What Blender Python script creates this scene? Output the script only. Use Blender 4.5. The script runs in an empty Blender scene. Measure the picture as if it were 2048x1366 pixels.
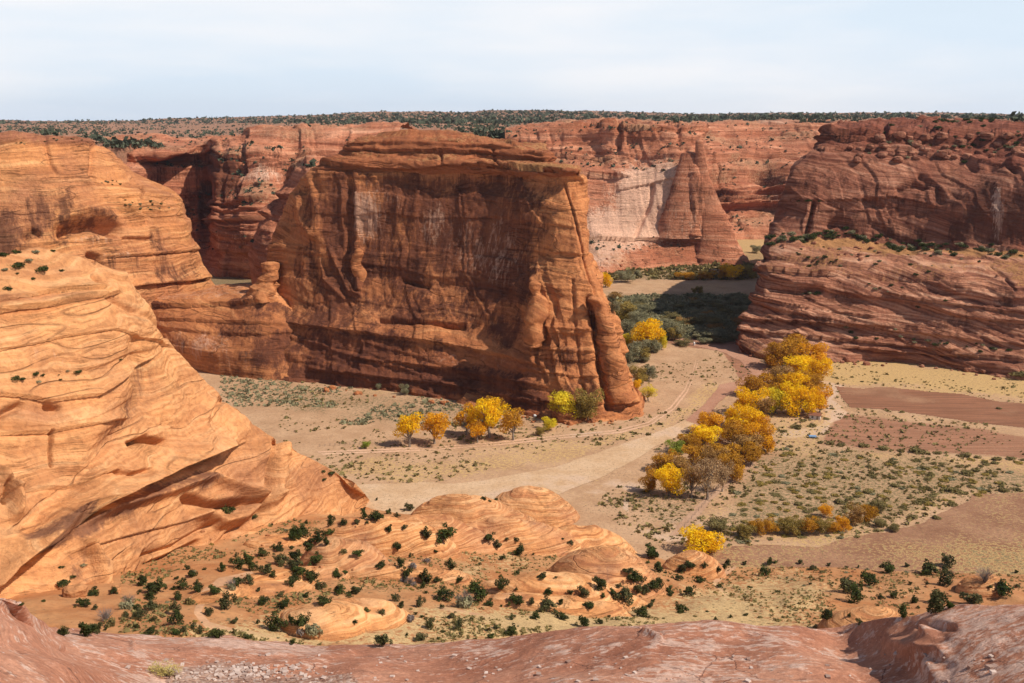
import bpy, math, random, time
import numpy as np
from mathutils import Vector, Matrix
T0 = time.time()
SC = bpy.context.scene
COL = SC.collection
R_ = math.radians
# ------------------------------------------------------------------ camera
F = 2000.0; CAMZ = 140.0; HOR = 240.0
TILT = math.atan((683 - HOR) / F)
cd = bpy.data.cameras.new('camera'); cam = bpy.data.objects.new('camera', cd); COL.objects.link(cam)
cam.location = (0, 0, CAMZ); cam.rotation_euler = (math.pi / 2 - TILT, 0, 0)
cd.sensor_width = 36.0; cd.lens = 36.0 * F / 2048.0; cd.clip_start = 0.2; cd.clip_end = 30000
SC.camera = cam
# ------------------------------------------------------------------ sun and sky
SUN_AZ = math.atan2(-0.34, 0.94)          # direction towards the sun, seen in plan (x right, y away)
SUN_EL = R_(48)
sd = bpy.data.lights.new('sun', 'SUN'); so = bpy.data.objects.new('sun', sd); COL.objects.link(so)
sd.energy = 4.7; sd.angle = R_(0.6); sd.color = (1.0, 0.93, 0.82)
sv = Vector((math.cos(SUN_AZ) * math.cos(SUN_EL), math.sin(SUN_AZ) * math.cos(SUN_EL), math.sin(SUN_EL)))
so.rotation_euler = sv.to_track_quat('Z', 'Y').to_euler()
w = bpy.data.worlds.new('World'); SC.world = w; w.use_nodes = True
nt = w.node_tree; nt.nodes.clear()
wo = nt.nodes.new('ShaderNodeOutputWorld'); bg = nt.nodes.new('ShaderNodeBackground')
sky = nt.nodes.new('ShaderNodeTexSky'); sky.sky_type = 'NISHITA'; sky.sun_disc = False
sky.sun_elevation = SUN_EL; sky.sun_rotation = math.pi / 2 - SUN_AZ; sky.altitude = 1800; sky.air_density = 1.0; sky.dust_density = 1.5
tc = nt.nodes.new('ShaderNodeTexCoord'); mp = nt.nodes.new('ShaderNodeMapping'); mp.inputs['Scale'].default_value = (1.2, 1.2, 7.0)
mp.inputs['Location'].default_value = (0.35, 0.2, 0.1)
ns = nt.nodes.new('ShaderNodeTexNoise'); ns.inputs['Scale'].default_value = 1.6; ns.inputs['Detail'].default_value = 6; ns.inputs['Roughness'].default_value = 0.5
rp = nt.nodes.new('ShaderNodeValToRGB'); rp.color_ramp.elements[0].position = 0.34; rp.color_ramp.elements[0].color = (0.85, 0.85, 0.85, 1)
rp.color_ramp.elements[1].position = 0.60; rp.color_ramp.elements[1].color = (0.97, 0.97, 0.97, 1)
mx = nt.nodes.new('ShaderNodeMix'); mx.data_type = 'RGBA'
# thin high cloud veil: whiter overhead, lavender towards the horizon
sx = nt.nodes.new('ShaderNodeSeparateXYZ'); vr = nt.nodes.new('ShaderNodeValToRGB')
e = vr.color_ramp.elements; e[0].position = 0.0; e[0].color = (6.9, 7.9, 9.3, 1); e[1].position = 0.09; e[1].color = (7.6, 8.6, 9.6, 1)
x = e.new(0.5); x.color = (6.0, 6.3, 7.0, 1)
L = nt.links.new
L(tc.outputs['Generated'], mp.inputs['Vector']); L(mp.outputs[0], ns.inputs['Vector']); L(ns.outputs['Fac'], rp.inputs[0])
L(tc.outputs['Generated'], sx.inputs[0]); L(sx.outputs['Z'], vr.inputs[0])
L(sky.outputs[0], mx.inputs[6]); pass
cw = nt.nodes.new('ShaderNodeMix'); cw.data_type = 'RGBA'; cwr = nt.nodes.new('ShaderNodeValToRGB'); cwr.color_ramp.elements[0].position = 0.40; cwr.color_ramp.elements[1].position = 0.60; L(ns.outputs['Fac'], cwr.inputs[0]); L(cwr.outputs[0], cw.inputs[0]); L(vr.outputs[0], cw.inputs[6]); cw.inputs[7].default_value = (9.0, 9.1, 9.4, 1)
fr = nt.nodes.new('ShaderNodeMapRange'); fr.interpolation_type = 'SMOOTHSTEP'; fr.inputs[1].default_value = 0.15; fr.inputs[2].default_value = 0.45; fr.inputs[3].default_value = 1.0; fr.inputs[4].default_value = 0.03
mm = nt.nodes.new('ShaderNodeMath'); mm.operation = 'MULTIPLY'; L(sx.outputs['Z'], fr.inputs[0]); L(rp.outputs[0], mm.inputs[0]); L(fr.outputs[0], mm.inputs[1]); L(mm.outputs[0], mx.inputs[0]); L(cw.outputs[2], mx.inputs[7])
L(mx.outputs[2], bg.inputs[0]); bg.inputs[1].default_value = 0.094
L(bg.outputs[0], wo.inputs[0])
SC.view_settings.view_transform = 'Standard'; SC.view_settings.look = 'None'; SC.view_settings.gamma = 1.0
SC.view_settings.exposure = 0.18
SC.cycles.max_bounces = 5; SC.cycles.diffuse_bounces = 3; SC.cycles.transparent_max_bounces = 6

# ------------------------------------------------------------------ mapping between photo pixels and the world
ct, st = math.cos(TILT), math.sin(TILT)
def rays(px, py):
    a = (np.asarray(px, float) - 1024) / F; b = (683 - np.asarray(py, float)) / F
    return np.stack([a, ct + b * st, -st + b * ct], -1)
def D(px, py, Y):
    d = rays(px, py); k = Y / d[..., 1]
    return np.array([0, 0, CAMZ]) + d * np.asarray(k)[..., None]
def Z(px, py, z):
    d = rays(px, py); k = (z - CAMZ) / d[..., 2]
    return np.array([0, 0, CAMZ]) + d * np.asarray(k)[..., None]
def proj(P):
    x = P[..., 0]; y = P[..., 1]; z = P[..., 2] - CAMZ
    f = np.maximum(y * ct - z * st, 1e-3); u = y * st + z * ct
    return 1024 + F * x / f, 683 - F * u / f
# ------------------------------------------------------------------ numpy noise
_rs = np.random.RandomState(7)
TAB = _rs.rand(64, 64, 64).astype(np.float32) * 2 - 1
def vn(p):
    i = np.floor(p).astype(np.int64); f = (p - i); f = f * f * f * (f * (f * 6 - 15) + 10)
    x0, y0, z0 = i[:, 0] & 63, i[:, 1] & 63, i[:, 2] & 63
    x1, y1, z1 = (x0 + 1) & 63, (y0 + 1) & 63, (z0 + 1) & 63
    fx, fy, fz = f[:, 0], f[:, 1], f[:, 2]
    a = TAB[x0, y0, z0] * (1 - fx) + TAB[x1, y0, z0] * fx
    b = TAB[x0, y1, z0] * (1 - fx) + TAB[x1, y1, z0] * fx
    c = TAB[x0, y0, z1] * (1 - fx) + TAB[x1, y0, z1] * fx
    d = TAB[x0, y1, z1] * (1 - fx) + TAB[x1, y1, z1] * fx
    return (a * (1 - fy) + b * fy) * (1 - fz) + (c * (1 - fy) + d * fy) * fz
def fbm(p, sc, octv=4, gain=0.5, off=0.0):
    p = p * np.asarray(sc, float) + off; s = 0; a = 1.0; t = 0
    for k in range(octv):
        s = s + a * vn(p); t += a; a *= gain; p = p * 2.03 + 11.7
    return s / t
def ridge(p, sc, octv=3, off=0.0):
    p = p * np.asarray(sc, float) + off; s = 0; a = 1.0; t = 0
    for k in range(octv):
        s = s + a * (1 - np.abs(vn(p)) * 2); t += a; a *= 0.5; p = p * 2.1 + 5.3
    return s / t
def steps(s, thick, seed, soft=0.12):
    r = np.random.RandomState(seed); w_ = thick * (0.25 + 1.5 * r.rand(900)); b = np.cumsum(w_) - 250
    v = r.rand(901) * 2 - 1; ed = np.minimum(w_, thick) * soft
    xs = np.stack([b - ed, b + ed], 1).ravel(); vs = np.stack([v[:-1], v[1:]], 1).ravel()
    return np.interp(s, xs, vs)
def sst(a, b, x):
    t = np.clip((x - a) / (b - a), 0, 1); return t * t * (3 - 2 * t)
def dpoly(px, py, pts):
    """distance in photo pixels to a polyline, signed side of nearest segment"""
    best = np.full(px.shape, 1e9); side = np.zeros(px.shape)
    for (x0, y0), (x1, y1) in zip(pts[:-1], pts[1:]):
        dx, dy = x1 - x0, y1 - y0; l2 = dx * dx + dy * dy + 1e-9
        t = np.clip(((px - x0) * dx + (py - y0) * dy) / l2, 0, 1)
        ex, ey = px - x0 - t * dx, py - y0 - t * dy; d = np.hypot(ex, ey); m = d < best
        best = np.where(m, d, best); side = np.where(m, np.sign(dx * (py - y0) - dy * (px - x0)), side)
    return best, side
def inpoly(px, py, pts):
    ins = np.zeros(px.shape, bool); n = len(pts)
    for i in range(n):
        x0, y0 = pts[i]; x1, y1 = pts[(i + 1) % n]
        c = ((y0 > py) != (y1 > py)) & (px < (x1 - x0) * (py - y0) / (y1 - y0 + 1e-12) + x0)
        ins ^= c
    return ins
def pmask(px, py, pts, soft, wob=0):
    d, _ = dpoly(px, py, list(pts) + [pts[0]]); sgn = np.where(inpoly(px, py, pts), 1, -1)
    return sst(-soft, soft, d * sgn + wob)
# ------------------------------------------------------------------ smooth surfaces through rows of points
def herm(A, t):
    """monotone cubic along axis 0; t in [0, n-1]"""
    n = A.shape[0]; d = A[1:] - A[:-1]; m = np.zeros_like(A)
    m[0] = d[0]; m[-1] = d[-1]
    if n > 2:
        p = d[:-1] * d[1:]; m[1:-1] = np.where(p > 0, 2 * p / (d[:-1] + d[1:] + np.where(d[:-1] + d[1:] == 0, 1e-9, 0)), 0)
    i = np.clip(np.floor(t).astype(int), 0, n - 2); f = (t - i).reshape((-1,) + (1,) * (A.ndim - 1))
    f2, f3 = f * f, f * f * f
    return A[i] * (2 * f3 - 3 * f2 + 1) + m[i] * (f3 - 2 * f2 + f) + A[i + 1] * (3 * f2 - 2 * f3) + m[i + 1] * (f3 - f2)
def samples(G, axis, step, lo=3, hi=400):
    px, py = proj(G); dd = np.hypot(np.diff(px, axis=axis), np.diff(py, axis=axis))
    L_ = np.percentile(dd, 75, axis=1 - axis); ts = []
    for i, l in enumerate(L_):
        n = int(min(hi, max(lo, l / step))); ts.append(i + np.arange(n) / n)
    return np.concatenate(ts + [[G.shape[axis] - 1.0]])
def make_surface(rows, step=2.0, hi=400):
    G = np.array(rows, float)                       # rows x cols x 3
    tv = samples(G, 0, step, hi=hi); tu = samples(G, 1, step, hi=hi)
    A = herm(G, tv); B = herm(np.swapaxes(A, 0, 1), tu)
    return np.swapaxes(B, 0, 1)
def normals(S):
    du = np.gradient(S, axis=1); dv = np.gradient(S, axis=0)
    n = np.cross(du, dv); return n / (np.linalg.norm(n, axis=-1, keepdims=True) + 1e-9)
def facing(S):
    n = normals(S); v = np.array([0, -60, CAMZ + 60]) - S; c = (n * v).sum(-1)
    return n if np.sum(np.sign(c)) > 0 else -n, np.sum(np.sign(c)) > 0
OBJ = []
def tag(o, label=None, cat=None, group=None, kind=None):
    if label: o['label'] = label
    if cat: o['category'] = cat
    if group: o['group'] = group
    if kind: o['kind'] = kind
    return o
def mesh_raw(name, V, Fc, mat, parent=None, smooth=True, attrs=None):
    """V Nx3, Fc MxK index array"""
    me = bpy.data.meshes.new(name); V = np.asarray(V, np.float32); Fc = np.asarray(Fc, np.int32)
    me.vertices.add(len(V)); me.vertices.foreach_set('co', V.ravel())
    k = Fc.shape[1]; me.loops.add(Fc.size); me.loops.foreach_set('vertex_index', Fc.ravel())
    me.polygons.add(len(Fc)); me.polygons.foreach_set('loop_start', np.arange(0, Fc.size, k, dtype=np.int32))
    me.polygons.foreach_set('use_smooth', np.full(len(Fc), smooth)); me.update(calc_edges=True)
    if attrs is not None:
        a = me.attributes.new('paint', 'FLOAT_COLOR', 'POINT'); a.data.foreach_set('color', np.asarray(attrs, np.float32).ravel())
    if mat is not None: me.materials.append(mat)
    o = bpy.data.objects.new(name, me); COL.objects.link(o)
    if parent is not None: o.parent = parent
    return o
def grid_faces(r, c, flip=False, off=0):
    i = np.arange(r * c).reshape(r, c) + off
    q = np.stack([i[:-1, :-1], i[:-1, 1:], i[1:, 1:], i[1:, :-1]], -1).reshape(-1, 4)
    return q[:, ::-1] if flip else q
def build(name, surfs, mat):
    """surfs: list of (S grid r,c,3 ; paint r,c,4)"""
    V, Fc, A, off = [], [], [], 0
    for S, C in surfs:
        r, c = S.shape[:2]; _, ok = facing(S)
        V.append(S.reshape(-1, 3)); A.append(C.reshape(-1, 4)); Fc.append(grid_faces(r, c, not ok, off)); off += r * c
    return mesh_raw(name, np.concatenate(V), np.concatenate(Fc), mat, attrs=np.concatenate(A))
def relief(S, fn):
    """displace a surface along its normals; fn(P, px, py, N) -> (disp, paint)"""
    N, _ = facing(S); P = S.reshape(-1, 3); px, py = proj(P)
    d, C = fn(P, px, py, N.reshape(-1, 3))
    return (P + N.reshape(-1, 3) * d[:, None]).reshape(S.shape), C.reshape(S.shape[:2] + (4,))
def strokes(px, py, lst):
    """each (points, width px, metres[, kind]): kind 'g' groove/ridge, 'e' an edge: surface steps out on the side above the line"""
    s = np.zeros(px.shape)
    for it in lst:
        pts, w_, m = it[:3]; kind = it[3] if len(it) > 3 else 'g'
        xs = [p[0] for p in pts]; ys = [p[1] for p in pts]; k = 5 * w_
        sel = np.where((px > min(xs) - k) & (px < max(xs) + k) & (py > min(ys) - k) & (py < max(ys) + k))[0]
        if not len(sel): continue
        d, sd_ = dpoly(px[sel], py[sel], pts)
        if kind == 'g': s[sel] += m * np.exp(-(d / w_) ** 2)
        else: s[sel] += m * np.where(sd_ < 0, np.exp(-(d / (3.0 * w_)) ** 1.5), -0.35 * np.exp(-(d / w_) ** 2))
    return s
def blobs(px, py, lst):
    s = np.zeros(px.shape)
    for (cx, cy, rx, ry, v) in lst:
        s = np.maximum(s, v * np.exp(-(((px - cx) / rx) ** 2 + ((py - cy) / ry) ** 2) ** 1.5))
    return s
# ------------------------------------------------------------------ node helper
class NT:
    def __init__(s, name):
        s.m = bpy.data.materials.new(name); s.m.use_nodes = True; s.t = s.m.node_tree; s.t.nodes.clear()
        s.out = s.t.nodes.new('ShaderNodeOutputMaterial'); s.geo = s.t.nodes.new('ShaderNodeNewGeometry')
        s.pos = s.geo.outputs['Position']
    def put(s, sock, v):
        if isinstance(v, bpy.types.NodeSocket): s.t.links.new(v, sock)
        elif isinstance(v, (tuple, list)) and len(v) == 3 and sock.type == 'RGBA': sock.default_value = (*v, 1)
        else: sock.default_value = v
    def math(s, op, a, b=0.0, c=0.0, clamp=False):
        n = s.t.nodes.new('ShaderNodeMath'); n.operation = op; n.use_clamp = clamp
        s.put(n.inputs[0], a); s.put(n.inputs[1], b); s.put(n.inputs[2], c); return n.outputs[0]
    def vmath(s, op, a, b):
        n = s.t.nodes.new('ShaderNodeVectorMath'); n.operation = op; s.put(n.inputs[0], a); s.put(n.inputs[1], b); return n.outputs[0]
    def map(s, v, scale=(1, 1, 1), rot=(0, 0, 0), loc=(0, 0, 0)):
        n = s.t.nodes.new('ShaderNodeMapping'); s.put(n.inputs[0], v); n.inputs['Scale'].default_value = scale
        n.inputs['Rotation'].default_value = rot; n.inputs['Location'].default_value = loc; return n.outputs[0]
    def noise(s, v, scale, detail=4, rough=0.55, dist=0.0, col=False):
        n = s.t.nodes.new('ShaderNodeTexNoise'); s.put(n.inputs['Vector'], v); n.inputs['Scale'].default_value = scale
        n.inputs['Detail'].default_value = detail; n.inputs['Roughness'].default_value = rough; n.inputs['Distortion'].default_value = dist
        return n.outputs['Color' if col else 'Fac']
    def voro(s, v, scale, feat='F1', out='Distance', rand=1.0):
        n = s.t.nodes.new('ShaderNodeTexVoronoi'); n.feature = feat; s.put(n.inputs['Vector'], v); n.inputs['Scale'].default_value = scale
        n.inputs['Randomness'].default_value = rand; return n.outputs[out]
    def ramp(s, f, stops, interp='LINEAR'):
        n = s.t.nodes.new('ShaderNodeValToRGB'); n.color_ramp.interpolation = interp; e_ = n.color_ramp.elements
        while len(e_) < len(stops): e_.new(0.5)
        for el, (p, c) in zip(e_, stops):
            el.position = p; el.color = (*c, 1) if isinstance(c, (tuple, list)) else (c, c, c, 1)
        s.put(n.inputs[0], f); return n.outputs[0]
    def mix(s, f, a, b, mode='MIX'):
        n = s.t.nodes.new('ShaderNodeMix'); n.data_type = 'RGBA'; n.blend_type = mode; n.clamp_factor = True
        s.put(n.inputs[0], f); s.put(n.inputs[6], a); s.put(n.inputs[7], b); return n.outputs[2]
    def step(s, v, a, b):
        n = s.t.nodes.new('ShaderNodeMapRange'); n.interpolation_type = 'SMOOTHSTEP'; s.put(n.inputs[0], v)
        n.inputs[1].default_value = a; n.inputs[2].default_value = b; return n.outputs[0]
    def attr(s, name='paint'):
        n = s.t.nodes.new('ShaderNodeAttribute'); n.attribute_name = name
        q = s.t.nodes.new('ShaderNodeSeparateColor'); s.t.links.new(n.outputs['Color'], q.inputs[0])
        return q.outputs[0], q.outputs[1], q.outputs[2], n.outputs['Alpha']
    def done(s, col, rough=0.95, bump=None, bdist=0.5, bstr=1.0, spec=0.1, normal=None):
        b = s.t.nodes.new('ShaderNodeBsdfPrincipled'); s.put(b.inputs['Base Color'], col); s.put(b.inputs['Roughness'], rough)
        b.inputs['Specular IOR Level'].default_value = spec
        if bump is not None:
            n = s.t.nodes.new('ShaderNodeBump'); n.inputs['Distance'].default_value = bdist; n.inputs['Strength'].default_value = bstr
            s.put(n.inputs['Height'], bump); s.t.links.new(n.outputs[0], b.inputs['Normal'])
        s.t.links.new(b.outputs[0], s.out.inputs[0]); s.bsdf = b; return s.m
# paint channels on rock: R dark desert varnish plus some painted shade, G pale wash streaks, B sand and soil, A how red and weathered the rock is, eased on the butte's sunlit prow
def rock_mat(name, dark, mid, light, lam=1.0, warp=(0.03, 14.0), dip=(0.25, 0.0), dip2=(-0.2, 0.1), red=(0.34, 0.12, 0.06), bd=0.7, lamc=1.0,
             varn_shade=(0.085, 0.032, 0.020), pale=(0.72, 0.46, 0.32), sand=(0.46, 0.22, 0.09), grain=1.0, veg=0.0, lnk=1.0):
    n = NT(name); p = n.pos; R, G, B, A = n.attr()
    wv = n.vmath('SUBTRACT', n.noise(p, warp[0], 2, 0.5, col=True), (0.5, 0.5, 0.5))
    pw = n.vmath('ADD', p, n.vmath('MULTIPLY', wv, (warp[1], warp[1], warp[1] * 0.8)))
    def lamina(dp, sc, off):
        s1 = n.t.nodes.new('ShaderNodeSeparateXYZ'); n.put(s1.inputs[0], pw)
        zz = n.math('ADD', s1.outputs[2], n.math('ADD', n.math('MULTIPLY', s1.outputs[0], dp[0]), n.math('MULTIPLY', s1.outputs[1], dp[1])))
        c1 = n.t.nodes.new('ShaderNodeCombineXYZ'); n.put(c1.inputs[0], n.math('MULTIPLY', s1.outputs[0], 0.03)); n.put(c1.inputs[1], n.math('MULTIPLY', s1.outputs[1], 0.03)); n.put(c1.inputs[2], n.math('ADD', zz, off))
        return n.noise(c1.outputs[0], sc, 8, 0.62)
    l1 = lamina(dip, 0.55 * lam, 0.0); l2 = lamina(dip2, 0.8 * lam, 40.0)
    sel = n.step(n.noise(n.map(p, (0.012, 0.012, 0.07)), 1.0, 2, 0.5), 0.44, 0.56)
    sb = n.noise(n.map(p, (0.012, 0.012, 0.07)), 1.0, 2, 0.5); bnd = n.step(n.math('ABSOLUTE', n.math('SUBTRACT', sb, 0.5)), 0.006, 0.0)
    lm = n.mix(sel, l1, l2)
    if lamc != 1.0: lm = n.math('ADD', n.math('MULTIPLY', n.math('SUBTRACT', lm, 0.5), lamc), 0.5)
    ln1 = n.step(n.math('ABSOLUTE', n.math('SUBTRACT', lm, 0.46)), 0.014, 0.0); ln2 = n.step(n.math('ABSOLUTE', n.math('SUBTRACT', lm, 0.585)), 0.010, 0.0)
    lnm = n.math('MULTIPLY', n.math('MAXIMUM', ln1, ln2), n.math('MULTIPLY', n.step(n.noise(p, 0.05, 3, 0.6), 0.46, 0.62), lnk)); lnm = n.math('MAXIMUM', lnm, n.math('MULTIPLY', bnd, n.step(n.noise(p, 0.09, 3, 0.6, ), 0.35, 0.55)))
    c = n.ramp(lm, [(0.30, dark), (0.5, mid), (0.68, light)])
    blot = n.noise(p, 0.035, 5, 0.6)
    c = n.mix(n.math('MULTIPLY', n.step(blot, 0.42, 0.66), 0.5), c, n.mix(0.6, c, red))
    c = n.mix(n.math('MULTIPLY', A, n.math('ADD', 0.65, n.math('MULTIPLY', blot, 0.6))), c, n.mix(n.step(lm, 0.3, 0.7), tuple(x_ * 0.62 for x_ in red), red))
    c = n.mix(n.math('MULTIPLY', lnm, 0.48), c, n.mix(0.7, c, (0.07, 0.03, 0.02)))
    # vertical run-off streaks
    st1 = n.noise(n.map(p, (0.11, 0.11, 0.012)), 1.0, 4, 0.6); st2 = n.noise(n.map(p, (0.55, 0.55, 0.018), loc=(9, 3, 0)), 1.0, 5, 0.7); st3 = n.noise(p, 0.09, 5, 0.65)
    stv = n.math('ADD', n.math('MULTIPLY', st1, 0.42), n.math('ADD', n.math('MULTIPLY', st2, 0.38), n.math('MULTIPLY', st3, 0.20)))
    stw = n.math('ADD', n.math('MULTIPLY', n.noise(n.map(p, (0.8, 0.8, 0.02), loc=(31, 7, 0)), 1.0, 5, 0.7), 0.6), n.math('MULTIPLY', n.noise(n.map(p, (0.16, 0.16, 0.02), loc=(5, 17, 0)), 1.0, 4, 0.6), 0.4))
    vm = n.step(n.math('ADD', R, n.math('MULTIPLY', n.math('SUBTRACT', stv, 0.5), 3.0)), 0.28, 0.72)
    vm = n.math('MULTIPLY', vm, n.step(R, 0.03, 0.30))
    c = n.mix(n.math('MULTIPLY', vm, 0.84), c, n.mix(n.step(stv, 0.40, 0.62), n.mix(0.35, varn_shade, red), varn_shade))
    pm = n.step(n.math('ADD', G, n.math('MULTIPLY', n.math('SUBTRACT', stw, 0.5), 3.0)), 0.34, 0.85)
    c = n.mix(n.math('MULTIPLY', n.math('MULTIPLY', pm, n.step(G, 0.03, 0.3)), 0.68), c, pale)
    gr = n.noise(p, 0.55, 7, 0.7); gf = n.noise(p, 2.4, 4, 0.7)
    c = n.mix(n.math('MULTIPLY', n.step(gr, 0.56, 0.40), 0.30 * grain), c, n.mix(0.75, c, (0.10, 0.04, 0.025)))
    sm = n.step(n.math('ADD', B, n.math('MULTIPLY', n.math('SUBTRACT', gr, 0.5), 1.4)), 0.38, 0.62)
    sc_ = n.mix(n.step(gf, 0.35, 0.65), tuple(x_ * 0.72 for x_ in sand), sand)
    c = n.mix(n.math('MULTIPLY', sm, n.step(B, 0.02, 0.12)), c, sc_)
    if veg:
        vg = n.noise(p, 0.16, 6, 0.72); c = n.mix(n.math('MULTIPLY', n.step(vg, 0.53, 0.60), n.math('MULTIPLY', B, veg)), c, (0.055, 0.062, 0.035))
    h = n.math('ADD', n.math('MULTIPLY', lm, 1.0), n.math('ADD', n.math('MULTIPLY', gr, 0.9), n.math('MULTIPLY', gf, 0.25)))
    h = n.math('SUBTRACT', n.math('ADD', h, n.math('MULTIPLY', blot, 0.5)), n.math('MULTIPLY', lnm, 0.5))
    return n.done(c, bump=h, bdist=bd, bstr=0.9)
M = {}
M['near_cliff'] = rock_mat('orange_sandstone', (0.46, 0.18, 0.065), (0.70, 0.325, 0.13), (0.86, 0.49, 0.23), lnk=0.28, lam=1.2, warp=(0.045, 16.0), dip=(0.12, 0.05), dip2=(-0.28, 0.12), bd=0.9, red=(0.46, 0.19, 0.09), lamc=0.8, varn_shade=(0.16, 0.07, 0.045))
M['dome'] = rock_mat('banded_dome_sandstone', (0.44, 0.165, 0.06), (0.68, 0.31, 0.12), (0.82, 0.45, 0.205), lam=2.4, warp=(0.05, 8.0), dip=(0.05, 0.04), dip2=(-0.12, 0.10), bd=0.5, red=(0.42, 0.18, 0.10), lamc=1.5, varn_shade=(0.20, 0.10, 0.07))
M['mid_cliff'] = rock_mat('left_cliff_sandstone', (0.40, 0.145, 0.05), (0.65, 0.27, 0.10), (0.80, 0.41, 0.17), lam=0.8, warp=(0.02, 16.0), dip=(0.05, 0.0), bd=1.2, red=(0.42, 0.16, 0.085))  # orange tones belong to the left cliff's rock itself
M['butte'] = rock_mat('butte_sandstone', (0.28, 0.095, 0.04), (0.56, 0.215, 0.08), (0.74, 0.345, 0.14), lam=0.7, warp=(0.025, 16.0), dip=(0.34, 0.0), dip2=(0.02, 0.0), bd=1.3, lamc=0.8, red=(0.40, 0.13, 0.055), varn_shade=(0.062, 0.021, 0.017), pale=(0.62, 0.36, 0.24))
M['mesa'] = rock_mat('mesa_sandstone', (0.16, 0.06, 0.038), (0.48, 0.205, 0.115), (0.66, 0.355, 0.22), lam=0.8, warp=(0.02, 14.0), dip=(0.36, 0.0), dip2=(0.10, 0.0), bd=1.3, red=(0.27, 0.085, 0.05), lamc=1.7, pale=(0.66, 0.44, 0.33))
M['far_cliff'] = rock_mat('far_sandstone', (0.33, 0.105, 0.058), (0.58, 0.225, 0.12), (0.78, 0.39, 0.235), lam=0.45, warp=(0.01, 20.0), dip=(0.06, 0.0), dip2=(0.0, 0.0), bd=2.0, red=(0.42, 0.13, 0.06), pale=(0.88, 0.57, 0.40), veg=0.55, sand=(0.58, 0.29, 0.16))
M['plateau'] = rock_mat('plateau_rock_and_scrub', (0.30, 0.12, 0.075), (0.48, 0.22, 0.135), (0.72, 0.46, 0.32), lam=0.3, warp=(0.006, 20.0), bd=1.5, red=(0.40, 0.17, 0.10), sand=(0.42, 0.21, 0.125), veg=1.0)
# ------------------------------------------------------------------ row helpers
def mid(a, b, t, tY=None, dy=0.0, dpy=0.0):
    """a point between two (px,py,Y) rows: t along the picture, tY along the depth"""
    tY = t if tY is None else tY; o = []
    for i, ((x0, y0, Y0), (x1, y1, Y1)) in enumerate(zip(a, b)):
        o.append((x0 + (x1 - x0) * t, y0 + (y1 - y0) * t + dpy, Y0 + (Y1 - Y0) * tY + dy))
    return o
def DR(row): return [D(*p) for p in row]
def zr(row, z):   # (px,py) row on the plane z (z a number or list) -> (px,py,Y)
    o = []
    for i, (a, b) in enumerate(row):
        zz = z[i] if isinstance(z, (list, tuple)) else z; o.append((a, b, float(Z(a, b, zz)[1])))
    return o
def off(rowW, dx, dy, dz=None, z=None):
    o = []
    for i, p in enumerate(rowW):
        ddx = dx[i] if isinstance(dx, (list, tuple)) else dx; q = np.array(p, float) + np.array([ddx, dy, dz or 0.0])
        if z is not None: q[2] = z
        o.append(q)
    return o
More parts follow.
